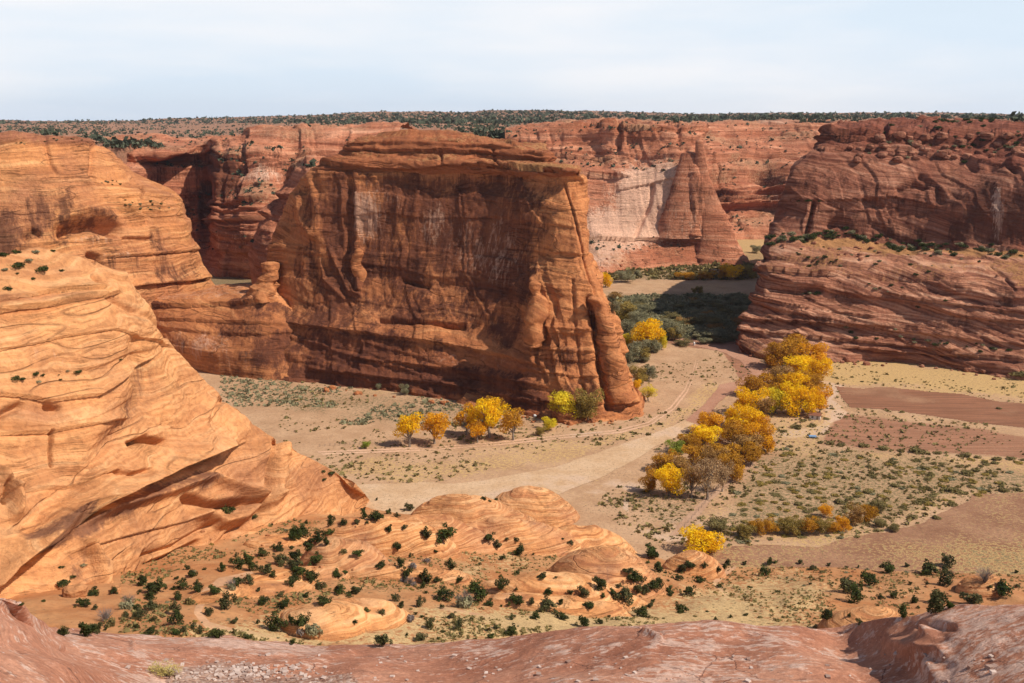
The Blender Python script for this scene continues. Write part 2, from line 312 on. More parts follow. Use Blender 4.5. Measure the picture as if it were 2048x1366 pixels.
# ================================================================== THE BUTTE
def butte_fn(P, px, py, N):
    d = fbm(P, 0.020, 3) * 3.0 + fbm(P, (0.10, 0.10, 0.035), 4, off=3) * 1.5 + fbm(P, 0.35, 3, off=9) * 0.45
    z = P[:, 2]; capm = sst(0, 1, (351 + (px - 1150) * 0.020 + fbm(P, 0.05, 2) * 6 - py) / 6 + 0.5) * (z > 60)
    s = z + fbm(P, 0.03, 2, off=5) * 3
    led = steps(s, 2.2, 3, 0.06) * 2.5 + steps(s + fbm(P, 0.1, 2, off=8) * 1.5, 0.8, 4, 0.12) * 1.2 + fbm(P, 0.2, 3, off=7) * 1.4
    led2 = steps(s + P[:, 0] * 0.10, 11, 5, 0.03) * 0.7
    d = d * (1 - 0.5 * capm) + led * capm * (0.6 + 0.5 * fbm(P, 0.06, 3, off=2)) + led2 * (1 - capm)
    low = sst(-20, 20, py - (645 + (px - 520) * 0.16)) * (px < 1080) * (z < 75)
    d = d + low * (steps(z + P[:, 0] * 0.16 + fbm(P, 0.03, 2) * 2, 5, 12, 0.06) * 0.9)
    prow = sst(1040, 1130, px) * (z > -2) * (1 - capm)
    d = d + prow * (ridge(P, (0.07, 0.02, 0.012), 2, off=4) * 0.8 + steps(z + fbm(P, 0.05, 2) * 1.5, 8, 15, 0.02) * 0.9)
    jx = P[:, 0] + 0.35 * P[:, 1] + fbm(P, 0.03, 2, off=71) * 6; d = d + (1 - capm) * (steps(jx, 9, 72, 0.03) * (0.6 + 1.1 * prow) + steps(jx * 1.0 + fbm(P, .1, 2) * 2, 3.2, 73, 0.05) * 0.35 + steps(z + fbm(P, .04, 2, off=6) * 3, 9, 74, .02) * 0.5)
    d = d + strokes(px, py, [
        ([(1150, 385), (1175, 470), (1205, 560), (1228, 640), (1250, 730), (1262, 810)], 3.5, -2.6),
        ([(1128, 365), (1150, 440), (1170, 520), (1190, 590)], 3, -1.8),
        ([(1180, 600), (1196, 660), (1203, 730), (1222, 810)], 9, -7.5),
        ([(1192, 595), (1216, 640), (1232, 720), (1244, 790)], 7, 3.5),
        ([(1082, 610), (1070, 650), (1074, 720), (1092, 760)], 5, -3.4),
        ([(1068, 562), (1080, 600), (1060, 655), (1074, 720), (1096, 760)], 9, 2.8),
        ([(1110, 600), (1106, 650), (1125, 740)], 4, -1.8),
        ([(1145, 560), (1150, 650), (1160, 740), (1172, 810)], 3, -1.4),
        ([(990, 600), (1020, 560), (1060, 520), (1090, 500)], 7, -1.6),
        ([(960, 640), (1000, 600), (1022, 565), (1035, 600), (1060, 640)], 10, 2.0),
        ([(505, 640), (560, 645), (640, 655), (760, 672), (900, 692), (1010, 712), (1070, 730)], 6, 2.6, 'e'),
        ([(620, 740), (740, 752), (900, 772), (1000, 790), (1060, 806)], 4, 1.7, 'e'),
        ([(700, 718), (820, 728), (960, 752), (1080, 772)], 4, 1.4, 'e'),
        ([(1050, 740), (1150, 752), (1260, 756)], 3, 1.3, 'e'),
        ([(1090, 655), (1170, 660), (1250, 668)], 3, 1.0, 'e'), ([(1100, 700), (1180, 704), (1262, 706)], 3, 1.0, 'e'),
        ([(1040, 800), (1130, 806), (1270, 806)], 4, 1.6, 'e'),
        ([(760, 640), (840, 648), (900, 652), (925, 648)], 4, -3.4), ([(812, 562), (835, 570), (855, 575)], 5, -3.6),
        ([(870, 650), (925, 655)], 4, -3.0),
        ([(715, 490), (718, 530), (722, 580)], 6, 3.2), ([(664, 500), (680, 540), (700, 585), (722, 592)], 4, 2.4), ([(690, 545), (712, 590)], 3, 1.6),
        ([(640, 520), (650, 560), (690, 600)], 5, 1.8),
        ([(700, 340), (704, 420), (700, 500)], 7, -2.6), ([(716, 370), (714, 450), (722, 500)], 6, 1.4),
        ([(620, 360), (640, 420), (630, 470)], 8, 2.6), ([(600, 400), (602, 440), (625, 470)], 8, 2.4),
        ([(700, 300), (780, 303), (900, 300), (1000, 309), (1100, 320)], 3.5, 2.5, 'e'),
        ([(650, 330), (760, 336), (900, 330), (1040, 338), (1155, 348)], 4, 2.8, 'e'),
        ([(985, 300), (990, 320), (1000, 335)], 3, -2.0), ([(880, 300), (884, 330)], 3, -1.6),
    ])
    C = np.zeros((len(P), 4), np.float32)
    wob = fbm(P, 0.05, 3, off=21)
    C[:, 0] = np.clip(blobs(px, py, [(690, 430, 50, 110, .9), (690, 560, 60, 90, .75), (800, 375, 150, 40, .55), (860, 410, 190, 40, .60), (920, 500, 110, 75, .80), (1000, 560, 95, 60, .78), (850, 545, 110, 60, .55), (780, 480, 60, 80, .38),
        (1040, 440, 40, 70, .66), (640, 640, 140, 26, .5), (700, 700, 240, 46, .60), (640, 760, 260, 40, .95), (900, 765, 170, 30, .8), (1060, 800, 60, 24, .7), (1150, 790, 60, 40, .45), (960, 640, 110, 40, .48), (1130, 700, 60, 70, .42), (1200, 640, 20, 60, .45),  # narrow last blob is the fin's cast shade painted in with the varnish
        (800, 620, 250, 40, .5), (880, 450, 250, 150, .62), (1010, 660, 60, 40, .55), (610, 420, 40, 60, .4), (640, 530, 80, 60, .4), (1120, 560, 60, 100, .25)]) * (1.3 + 0.7 * wob), 0, 1) * (1 - capm)
    C[:, 1] = np.clip(blobs(px, py, [(735, 430, 34, 60, .75), (780, 400, 60, 30, .3), (880, 450, 50, 50, .42), (940, 500, 70, 60, .42), (1000, 500, 40, 80, .5), (700, 560, 40, 40, .25), (700, 660, 160, 14, .2), (930, 720, 130, 24, .25), (1120, 420, 50, 30, .2)]), 0, 1) * (1 - capm)
    C[:, 3] = np.clip(capm * 0.95 + low * 0.35 + 0.25 * sst(760, 830, py) + 0.50 + 0.4 * wob - prow * 0.55, 0, 1)  # prow eased off to paint in its sunlit side; redder towards the foot
    top = (N[:, 2] > 0.75) & (z > 110); C[:, 2] = np.where(top, 0.45 + 0.3 * wob, 0) * (1 - 0.0)
    return d, C
Bb = zr([(520, 748), (545, 757), (620, 765), (720, 778), (820, 790), (920, 803), (1010, 822), (1080, 836), (1150, 842), (1200, 842), (1245, 838), (1279, 822)], 0)
b1 = [(520, 650, 575), (545, 648, 562), (622, 652, 545), (720, 664, 530), (820, 677, 518), (920, 690, 507), (1010, 702, 491), (1070, 712, 478), (1138, 735, 467), (1195, 738, 466), (1235, 740, 470), (1260, 742, 480)]
b2 = [(528, 590, 590), (548, 588, 572), (625, 595, 554), (720, 605, 546), (820, 615, 533), (920, 620, 521), (1005, 612, 506), (1066, 600, 492), (1130, 615, 478), (1185, 625, 476), (1226, 632, 481), (1238, 655, 490)]
b3 = [(535, 520, 580), (562, 515, 572), (640, 516, 561), (725, 518, 556), (820, 518, 546), (915, 515, 536), (1000, 510, 523), (1060, 500, 508), (1118, 508, 496), (1165, 515, 491), (1190, 530, 494), (1207, 572, 503)]
b4 = [(560, 440, 588), (580, 420, 578), (648, 410, 567), (730, 405, 561), (820, 402, 553), (910, 402, 545), (995, 400, 535), (1058, 400, 521), (1108, 400, 510), (1148, 405, 505), (1166, 425, 507), (1180, 470, 514)]
b5 = [(590, 368, 594), (606, 352, 582), (662, 336, 571), (735, 336, 566), (820, 345, 560), (905, 350, 553), (990, 355, 544), (1050, 358, 532), (1095, 358, 522), (1132, 359, 517), (1156, 362, 518), (1172, 385, 526)]
b6 = [(625, 350, 600), (640, 330, 586), (690, 322, 572), (745, 322, 566), (822, 326, 558), (905, 330, 551), (990, 337, 541), (1050, 342, 529), (1096, 344, 519), (1136, 346, 513), (1160, 350, 515), (1165, 356, 524)]
b7 = [(660, 330, 610), (680, 312, 594), (706, 306, 581), (752, 306, 577), (824, 306, 571), (900, 305, 566), (975, 312, 559), (1030, 318, 551), (1070, 322, 545), (1092, 325, 541), (1106, 328, 546), (1112, 328, 556)]
b8 = [(675, 318, 620), (690, 296, 602), (708, 281, 584), (755, 278, 580), (826, 277, 574), (900, 279, 569), (972, 286, 562), (1026, 294, 554), (1065, 299, 548), (1088, 301, 544), (1102, 304, 550), (1106, 306, 562)]
b9 = [(700, 312, 650), (715, 282, 630), (735, 270, 625), (775, 266, 620), (835, 265, 618), (895, 266, 616), (955, 271, 612), (1005, 280, 608), (1040, 290, 602), (1066, 296, 598), (1085, 299, 600), (1095, 304, 606)]
rows = [off(DR(Bb), 0, -2.0, z=-2.0)] + [DR(r) for r in (Bb, b1, b2, b3, b4, b5, b6, b7, b8, b9)]
rows.append(off(rows[-1], 0, 45, z=126.0)); rows.append(off(rows[-2], 0, 70, z=105.0)); rows.append(off(rows[-3], 0, 95, z=-4.0))
# close the two flanks: an extra column on each side that runs back into the rock's own depth
for r_, W_ in enumerate(rows):
    a, b = np.array(W_[0]), np.array(W_[-1]); sh = max(0.0, 1.0 - max(0, r_ - 9) / 4.0)
    ra = np.array([b[0] - 14 * sh, b[1] + 62 * sh, b[2]]); la = np.array([a[0] + 8 * sh, a[1] + 62 * sh, a[2]])
    rows[r_] = [la] + list(W_) + [ra]
S, C = relief(make_surface(rows, 2.0), butte_fn)
surfs = [(S, C)]
# low ridge running out to the left of the butte
gb = zr([(180, 705), (290, 722), (360, 735), (440, 750), (520, 758), (600, 760), (700, 760)], 0)
g1 = [(180, 660, 588), (285, 676, 572), (362, 692, 556), (440, 708, 545), (520, 710, 540), (600, 716, 546), (700, 722, 556)]
g2 = [(180, 620, 596), (278, 630, 580), (362, 640, 566), (442, 648, 557), (520, 650, 549), (602, 655, 554), (700, 660, 564)]
g3 = [(180, 592, 606), (272, 592, 590), (360, 590, 584), (445, 588, 576), (520, 588, 562), (604, 600, 572), (700, 610, 580)]
g4 = [(185, 584, 622), (285, 584, 606), (375, 580, 602), (450, 568, 596), (522, 570, 582), (606, 590, 588), (700, 600, 596)]
def ridge_fn(P, px, py, N):
    d = fbm(P, 0.025, 3, off=31) * 2.0 + fbm(P, (0.12, 0.12, 0.05), 4, off=33) * 1.0 + fbm(P, 0.4, 2) * 0.3
    d = d + steps(P[:, 2] + fbm(P, 0.04, 2) * 2, 7, 21, 0.05) * 0.8
    d = d + strokes(px, py, [([(270, 612), (380, 614), (470, 606), (540, 600)], 5, 2.2, 'e'), ([(330, 640), (440, 642), (560, 650)], 4, 1.2, 'e'),
        ([(540, 560), (552, 600), (580, 630), (610, 640)], 8, 1.6), ([(610, 625), (640, 640), (680, 655)], 6, 1.0)])
    C = np.zeros((len(P), 4), np.float32); wob = fbm(P, 0.06, 3, off=5)
    C[:, 0] = np.clip(blobs(px, py, [(300, 606, 60, 18, .6), (420, 600, 130, 16, .9), (560, 610, 80, 40, .8), (470, 660, 60, 24, .55), (560, 700, 90, 46, .8), (420, 740, 90, 16, .3), (350, 690, 40, 30, .35), (600, 760, 90, 30, .8)]) * (0.9 + 0.5 * wob), 0, 1)
    C[:, 1] = np.clip(blobs(px, py, [(400, 690, 90, 34, .5), (330, 650, 50, 22, .35), (470, 715, 60, 26, .4)]), 0, 1)
    C[:, 0] = np.where(N[:, 2] > 0.7, 0, C[:, 0]); C[:, 1] = np.where((N[:, 2] > 0.7) & (py < 600), 0.45, C[:, 1]); C[:, 3] = np.where(N[:, 2] > 0.7, 0, 0.35 + 0.3 * wob)
    return d, C
rows = [off(DR(gb), 0, -2, z=-2.0)] + [DR(r) for r in (gb, g1, g2, g3, g4)]
rows.append(off(rows[-1], 0, 12, dz=-4)); rows.append(off(rows[-1], 0, 25, z=-4.0))
surfs.append(relief(make_surface(rows, 2.0), ridge_fn))
def pillar(base, pts, seed, paint=(0.1, 0.1, 0, 0.3), n=28, lobes=0.35, oct_amp=0.16, ysq=1.0):
    """free-standing column or pinnacle: (px, py, Y, radius m) from the top down"""
    P0 = [np.append(D(a, b, c), r) for a, b, c, r in pts]; P0 = np.array(P0); t = np.linspace(0, len(P0) - 1, 40); Q = herm(P0, t)
    ang = np.linspace(0, 2 * math.pi, n + 1); ring = []
    for q in Q:
        ring.append([[q[0] + math.cos(a) * q[3], q[1] + math.sin(a) * q[3], q[2]] for a in ang])
    ring = [[list(Q[0, :3])] * (n + 1)] + ring
    S_ = np.array(ring); c_ = Q[np.clip(np.arange(len(ring)) - 1, 0, len(Q) - 1)]
    P_ = S_.reshape(-1, 3); nz = fbm(P_, 0.25, 3, off=seed) + 0.5 * steps(P_[:, 2], 3.0, seed, 0.04); nz = nz.reshape(S_.shape[:2])
    k = 1 + nz * lobes; k[:, -1] = k[:, 0]
    k = np.where(np.arange(S_.shape[1])[None] >= 0, k, k)
    S_[..., 1] = c_[:, None, 1] + (S_[..., 1] - c_[:, None, 1]) * ysq
    S_[..., 0] = c_[:, None, 0] + (S_[..., 0] - c_[:, None, 0]) * k; S_[..., 1] = c_[:, None, 1] + (S_[..., 1] - c_[:, None, 1]) * k
    return S_, np.tile(np.array(paint, np.float32), S_.shape[:2] + (1,))
surfs.append(pillar(None, [(540, 524, 568, 2.5), (541, 528, 568, 4.6), (540, 545, 568, 4.4), (536, 558, 567, 5.6), (530, 575, 566, 8), (524, 600, 564, 10)], 3, lobes=.5))
surfs.append(pillar(None, [(1067, 562, 484, 1.5), (1069, 568, 484, 3.0), (1071, 584, 484, 2.8), (1078, 600, 483, 4.0), (1070, 640, 480, 5.2), (1066, 690, 478, 5.0)], 5))
surfs.append(pillar(None, [(1186, 592, 475, 1.5), (1189, 598, 475, 3.6), (1200, 615, 476, 3.8), (1214, 665, 475, 4.6), (1226, 730, 472, 6.0), (1240, 800, 468, 7)], 6, paint=(0.25, 0, 0, 0.3), lobes=0.34))
surfs.append(pillar(None, [(716, 497, 553, 1.4), (718, 504, 553, 2.8), (712, 525, 553, 2.6), (720, 545, 552, 3.6), (723, 585, 551, 3.2)], 8))
surfs.append(pillar(None, [(1122, 812, 461, 1.5), (1128, 816, 460, 5), (1132, 828, 460, 7), (1134, 842, 460, 8)], 9, paint=(0, 0, 0, .1)))
o = build('butte', surfs, M['butte'])
tag(o, 'towering dark streaked sandstone butte with a ledgy flat cap and a low ridge', 'butte', kind='structure')
# pale skirt of slickrock at the foot of the butte
def apron_fn(P, px, py, N):
    C = np.zeros((len(P), 4), np.float32); C[:, 3] = 0.3 + 0.3 * fbm(P, .1, 2)
    return fbm(P, 0.06, 4, off=44) * 1.5, C
rows = [off(DR(zr([(905, 800), (980, 835), (1060, 850), (1140, 850), (1200, 846), (1250, 842), (1290, 824), (1292, 790)], 0)), 0, -1.5, z=-1.5),
        DR([(925, 795, 487), (985, 818, 478), (1060, 826, 470), (1130, 826, 466), (1195, 826, 464), (1245, 824, 466), (1280, 812, 474), (1280, 780, 486)]),
        DR([(940, 770, 500), (1000, 790, 492), (1060, 795, 485), (1130, 800, 478), (1190, 805, 474), (1240, 806, 474), (1265, 798, 482), (1265, 770, 492)])]
S, C = relief(make_surface(rows, 3.0), apron_fn)
o = build('slickrock_apron', [(S, C)], M['butte']); tag(o, 'smooth orange rock apron at the foot of the butte behind the yellow trees', 'rock', kind='structure')

# ================================================================== NEAR LEFT CLIFF
lb = zr([(-320, 1330), (-150, 1330), (0, 1285), (110, 1250), (225, 1218), (330, 1152), (430, 1114), (530, 1088), (620, 1066), (690, 1047), (730, 1018), (742, 1002)], [40, 40, 37, 35, 32, 26, 21, 15, 10, 5, 0, 0])
lt = [(-320, 470, 236), (-150, 480, 240), (0, 505, 245), (100, 508, 258), (186, 531, 262), (243, 555, 268), (320, 666, 283), (418, 752, 298), (548, 866, 312), (642, 926, 325), (708, 972, 334), (728, 988, 340)]
rows = [off(DR(lb), 0, -1, dz=-5), DR(lb)]
for t, tY, dy in ((0.10, 0.05, 0), (0.2, 0.13, 0), (0.32, 0.26, 0), (0.45, 0.40, 0), (0.58, 0.52, 0), (0.70, 0.62, 0), (0.82, 0.72, 0), (0.92, 0.84, 0)): rows.append(DR(mid(lb, lt, t, tY, dy)))
rows.append(DR(lt)); rows.append(off(DR(lt), -1, 4, -2.2)); rows.append(off(DR(lt), -1, 14, -10)); rows.append(off(DR(lt), -2, 34, z=-4.0))
S0 = make_surface(rows, 1.7, hi=500)
def near_fn(P, px, py, N):
    d = fbm(P, 0.022, 3, off=61) * 3.2 + fbm(P, 0.07, 3, off=63) * 1.6 + fbm(P, 0.30, 3, off=66) * 0.40 - 0.5
    s = P[:, 2] + fbm(P, 0.03, 2, off=60) * 5 + P[:, 1] * 0.04
    fr = sst(-0.3, 0.3, fbm(P, 0.03, 2, off=70))
    d = d + steps(s, 4.0, 31, 0.10) * 0.55 * fr + steps(s * 1.0 + fbm(P, 0.08, 2) * 3, 1.2, 33, 0.2) * 0.14
    d = d + strokes(px, py, [
        ([(-40, 1190), (60, 1115), (180, 1030), (250, 985), (330, 945), (390, 925), (440, 905)], 11, 8.0, 'e'),
        ([(150, 1050), (240, 1010), (330, 985), (430, 950), (520, 985), (560, 990)], 9, 3.2),
        ([(380, 995), (430, 1005), (500, 1000), (540, 1010)], 7, -6.5), ([(400, 1030), (440, 1045), (480, 1035), (510, 1010)], 11, 5.0),
        ([(280, 885), (300, 876), (330, 884)], 6, -5.0), ([(240, 945), (265, 952)], 6, -3.5), ([(270, 950), (285, 945)], 6, -3.5),
        ([(185, 555), (215, 600), (290, 640), (325, 672)], 6, -1.6), ([(0, 990), (130, 965), (230, 940)], 4, 1.2, 'e'), ([(0, 870), (100, 862), (170, 850), (260, 835)], 4, 1.3, 'e'),
        ([(0, 622), (100, 612), (215, 592)], 5, 2.4, 'e'), ([(0, 600), (100, 588), (200, 585)], 4, 1.6, 'e'), ([(0, 700), (110, 680), (220, 660), (330, 690)], 5, 0.8, 'e'),
        ([(0, 790), (100, 800), (200, 790), (300, 720)], 6, 1.4, 'e'),
        ([(106, 860), (104, 900), (108, 925)], 3, -2.2), ([(100, 810), (115, 812)], 6, -3.0), ([(0, 830), (40, 812)], 8, -3.0),
        ([(275, 690), (300, 780), (260, 860), (150, 960), (60, 1050)], 22, -2.5),
        ([(430, 800), (408, 840), (405, 880), (380, 905)], 12, 2.6), ([(560, 880), (548, 930), (545, 985), (520, 1030)], 6, -3.4), ([(575, 890), (565, 960), (555, 1000)], 10, 2.2),
        ([(460, 790), (440, 810), (428, 825)], 5, -1.8), ([(640, 1000), (600, 1040), (560, 1075)], 5, -1.2),
        ([(180, 1090), (205, 1130), (200, 1180), (210, 1220)], 12, 4.0), ([(120, 1180), (150, 1195), (200, 1190)], 8, 3.0), ([(235, 1150), (225, 1190)], 7, -5.0),
        ([(310, 1130), (370, 1100), (400, 1085)], 6, -3.0), ([(300, 1110), (360, 1090), (420, 1050)], 5, -1.8), ([(150, 1100), (260, 1070), (380, 1040), (470, 1000)], 4, 1.0, 'e'),
        ([(440, 1090), (470, 1060), (490, 1050)], 5, -1.6), ([(0, 950), (30, 990), (30, 1030)], 12, 4.0), ([(12, 970), (10, 1000)], 6, -5.0),
        ([(190, 533), (243, 556)], 4, 1.0)])
    d = d * (1 - 0.85 * sst(690, 735, px) * (py > 940))
    C = np.zeros((len(P), 4), np.float32); wob = fbm(P, 0.09, 3, off=2)
    C[:, 0] = np.clip(np.maximum(
        np.exp(-(dpoly(px, py, [(60, 1080), (180, 1050), (240, 1020), (330, 975), (420, 955)])[0] / 20) ** 2) * 0.75,  # ledge shade painted into the varnish just under the overhang
        np.exp(-(dpoly(px, py, [(310, 700), (290, 790), (230, 870), (180, 960), (130, 1020)])[0] / 28) ** 2) * 0.34) + blobs(px, py, [(480, 900, 50, 40, .22), (600, 960, 60, 40, .25), (340, 1040, 90, 20, .28), (180, 1140, 50, 60, .3), (150, 690, 60, 8, .3)]) + wob * 0.12, 0, 1)
    C[:, 1] = np.clip(blobs(px, py, [(80, 720, 150, 40, .25), (200, 1000, 80, 14, .2)]), 0, 1)
    C[:, 3] = np.clip(0.10 + wob * 0.5 + blobs(px, py, [(60, 600, 180, 8, .7), (500, 950, 70, 90, .45), (640, 960, 80, 50, .4), (330, 640, 40, 60, .4), (60, 830, 80, 20, .5), (80, 545, 120, 14, .3), (300, 1060, 120, 40, .35)]), 0, 1)
    C[:, 2] = np.where(N[:, 2] > 0.93, 0.2, 0) + blobs(px, py, [(60, 530, 100, 16, .45), (90, 755, 110, 12, .35), (590, 945, 50, 10, .3), (140, 1180, 50, 14, .3)])
    return d, C
S, C = relief(S0, near_fn)
o = build('near_cliff', [(S, C)], M['near_cliff']); tag(o, 'bright orange swirled sandstone cliff filling the left side of the picture', 'cliff', kind='structure')

# ================================================================== LEFT CLIFF BEHIND
mb = [(-300, 640, 500), (-120, 640, 505), (0, 640, 510), (90, 640, 520), (180, 625, 535), (250, 615, 555), (300, 612, 575), (350, 606, 595), (395, 600, 615), (432, 592, 640), (440, 585, 665)]
m1 = [(-300, 520, 515), (-120, 520, 520), (0, 520, 525), (90, 515, 533), (175, 505, 545), (245, 520, 563), (300, 525, 580), (345, 525, 600), (385, 525, 618), (412, 545, 640), (420, 560, 665)]
m2 = [(-300, 430, 525), (-120, 430, 530), (0, 430, 535), (90, 425, 543), (170, 420, 555), (240, 440, 572), (295, 452, 588), (335, 455, 606), (368, 460, 622), (385, 470, 640), (392, 495, 665)]
m3 = [(-300, 360, 532), (-120, 360, 537), (0, 360, 541), (85, 355, 550), (165, 365, 562), (235, 395, 578), (285, 400, 594), (325, 400, 612), (352, 405, 628), (372, 425, 645), (378, 440, 665)]
m4 = [(-300, 310, 540), (-120, 310, 545), (0, 312, 550), (85, 310, 558), (160, 315, 572), (225, 352, 590), (270, 372, 610), (310, 378, 628), (340, 385, 642), (362, 402, 655), (368, 420, 672)]
m5 = [(-300, 268, 552), (-120, 272, 556), (0, 280, 560), (85, 284, 568), (160, 286, 580), (208, 296, 605), (245, 328, 630), (280, 356, 645), (318, 372, 658), (345, 385, 668), (356, 405, 682)]
rows = [DR(r) for r in (mb, m1, m2, m3, m4, m5)]; q5 = DR(m5); rows.append([p_ + (np.array([p_[0] * 60 / p_[1] - 10, 60, 1.0]) if i_ < 4 else np.array([-6, 10, -6.0])) for i_, p_ in enumerate(q5)]); rows.append([p_ + (np.array([p_[0] * 120 / p_[1] - 22, 120, 0.0]) if i_ < 4 else np.array([-16, 34, -34.0])) for i_, p_ in enumerate(q5)]); rows.append(off(rows[-1], -5, 40, z=-4.0)); rows.insert(0, off(rows[0], 0, -3, z=-4.0))
def left_fn(P, px, py, N):
    d = fbm(P, 0.018, 3, off=81) * 4 + fbm(P, (0.07, 0.07, 0.04), 4, off=83) * 1.8 + fbm(P, .3, 3) * 0.4
    s = P[:, 2] + fbm(P, 0.02, 2, off=5) * 5 + P[:, 0] * 0.05
    d = d + steps(s, 8, 41, 0.05) * (0.35 + 0.6 * sst(150, 260, px)) + steps(s, 1.8, 42, 0.1) * 0.18
    cap = sst(8, 0, py - 288 - 0.0 * px) * (px < 215); d = d + cap * (steps(P[:, 2], 1.8, 44, 0.1) * 1.6 + 1.5)
    d = d + strokes(px, py, [([(120, 465), (160, 455), (190, 452), (225, 462)], 12, -11), ([(130, 440), (170, 420), (205, 428), (235, 450)], 9, 3.0), ([(50, 475), (65, 465), (75, 470)], 7, -5),
        ([(255, 575), (300, 568), (370, 562), (410, 558)], 5, 3.0, 'e'), ([(215, 515), (300, 508), (390, 500)], 4, 2.0, 'e'), ([(240, 400), (300, 396), (345, 402)], 4, 2.0, 'e'), ([(90, 290), (100, 330), (110, 350)], 5, -2), ([(185, 300), (180, 350), (190, 370)], 6, -3), ([(60, 360), (150, 350), (230, 400), (300, 450)], 8, 1.6),
        ([(178, 510), (195, 515), (200, 540)], 5, -7), ([(245, 478), (290, 480), (300, 478)], 3, -2.4), ([(280, 380), (282, 420), (290, 445)], 3, -1.8)])
    C = np.zeros((len(P), 4), np.float32); wob = fbm(P, 0.05, 3, off=7)
    C[:, 0] = np.clip(blobs(px, py, [(10, 470, 60, 60, .75), (110, 440, 60, 60, .7), (180, 432, 70, 24, .65), (320, 490, 40, 40, .4), (250, 520, 60, 50, .3), (340, 550, 60, 30, .45), (205, 470, 40, 20, .4)]) + 0.15 * wob, 0, 1)
    C[:, 1] = blobs(px, py, [(170, 480, 60, 14, .4), (240, 512, 40, 8, .4)])
    C[:, 3] = np.clip(0.2 + 0.5 * wob + cap, 0, 1); C[:, 2] = np.where(N[:, 2] > 0.8, 0.35, 0) + blobs(px, py, [(290, 412, 50, 10, .3)])
    return d, C
S, C = relief(make_surface(rows, 2.0), left_fn)
o = build('left_cliff', [(S, C)], M['mid_cliff']); tag(o, 'sunlit orange cliff with a shallow alcove behind the near left cliff', 'cliff', kind='structure')

# ================================================================== RIGHT MESA
rb = zr([(1476, 700), (1500, 716), (1560, 722), (1660, 724), (1760, 724), (1840, 728), (1920, 740), (2048, 762), (2250, 800), (2500, 840)], 0)
r1 = [(1482, 655, 610), (1503, 668, 604), (1560, 668, 596), (1660, 668, 588), (1760, 672, 580), (1845, 676, 572), (1925, 688, 562), (2050, 700, 548), (2250, 730, 525), (2500, 760, 500)]
r2 = [(1503, 605, 622), (1522, 606, 612), (1570, 606, 604), (1665, 606, 596), (1762, 606, 588), (1848, 612, 580), (1930, 622, 570), (2050, 630, 556), (2250, 650, 535), (2500, 680, 510)]
r3 = [(1512, 550, 640), (1528, 548, 625), (1580, 548, 616), (1670, 550, 607), (1765, 555, 598), (1850, 560, 590), (1935, 566, 580), (2050, 570, 566), (2250, 590, 545), (2500, 610, 520)]
r4 = [(1518, 522, 655), (1535, 512, 648), (1590, 498, 650), (1680, 492, 655), (1770, 500, 645), (1855, 508, 632), (1940, 516, 620), (2050, 520, 606), (2250, 540, 585), (2500, 560, 560)]
r5 = [(1532, 480, 680), (1550, 470, 672), (1605, 468, 668), (1685, 468, 668), (1770, 488, 660), (1858, 498, 648), (1942, 500, 634), (2050, 500, 620), (2250, 520, 600), (2500, 540, 575)]
r6 = [(1550, 435, 692), (1580, 420, 684), (1620, 420, 676), (1690, 418, 674), (1775, 425, 668), (1860, 430, 658), (1945, 430, 642), (2050, 425, 628), (2250, 440, 605), (2500, 450, 580)]
r7 = [(1576, 380, 700), (1586, 350, 692), (1630, 350, 685), (1695, 352, 682), (1780, 358, 676), (1862, 368, 668), (1950, 372, 652), (2050, 362, 636), (2250, 370, 612), (2500, 380, 590)]
r8 = [(1590, 330, 712), (1608, 318, 702), (1645, 308, 696), (1700, 312, 694), (1785, 325, 688), (1865, 330, 682), (1950, 338, 668), (2050, 325, 650), (2250, 330, 630), (2500, 340, 605)]
r9 = [(1630, 300, 740), (1645, 290, 730), (1665, 288, 722), (1710, 290, 718), (1788, 296, 714), (1868, 302, 708), (1950, 305, 700), (2050, 295, 690), (2250, 290, 670), (2500, 290, 650)]
r10 = [(1648, 276, 752), (1652, 264, 742), (1672, 262, 736), (1715, 263, 732), (1790, 268, 730), (1870, 272, 730), (1950, 270, 735), (2050, 263, 740), (2250, 256, 730), (2500, 250, 710)]
r11 = [(1655, 270, 800), (1662, 261, 800), (1680, 259, 800), (1720, 258, 800), (1792, 256, 800), (1872, 253, 800), (1950, 251, 800), (2050, 249, 800), (2250, 238, 800), (2500, 236, 800)]
rows = [off(DR(rb), 0, -2, z=-3.0)] + [DR(r) for r in (rb, r1, r2, r3, r4, r5, r6, r7, r8, r9, r10, r11)]
rows.append(off(rows[-1], 32, 60, 1.0)); rows.append(off(rows[-1], 34, 60, 0)); rows.append(off(rows[-1], 20, 30, z=-4.0))
rows = [[np.array([W_[0][0] + 40, W_[0][1] + 60, W_[0][2]])] + list(W_) for W_ in rows]
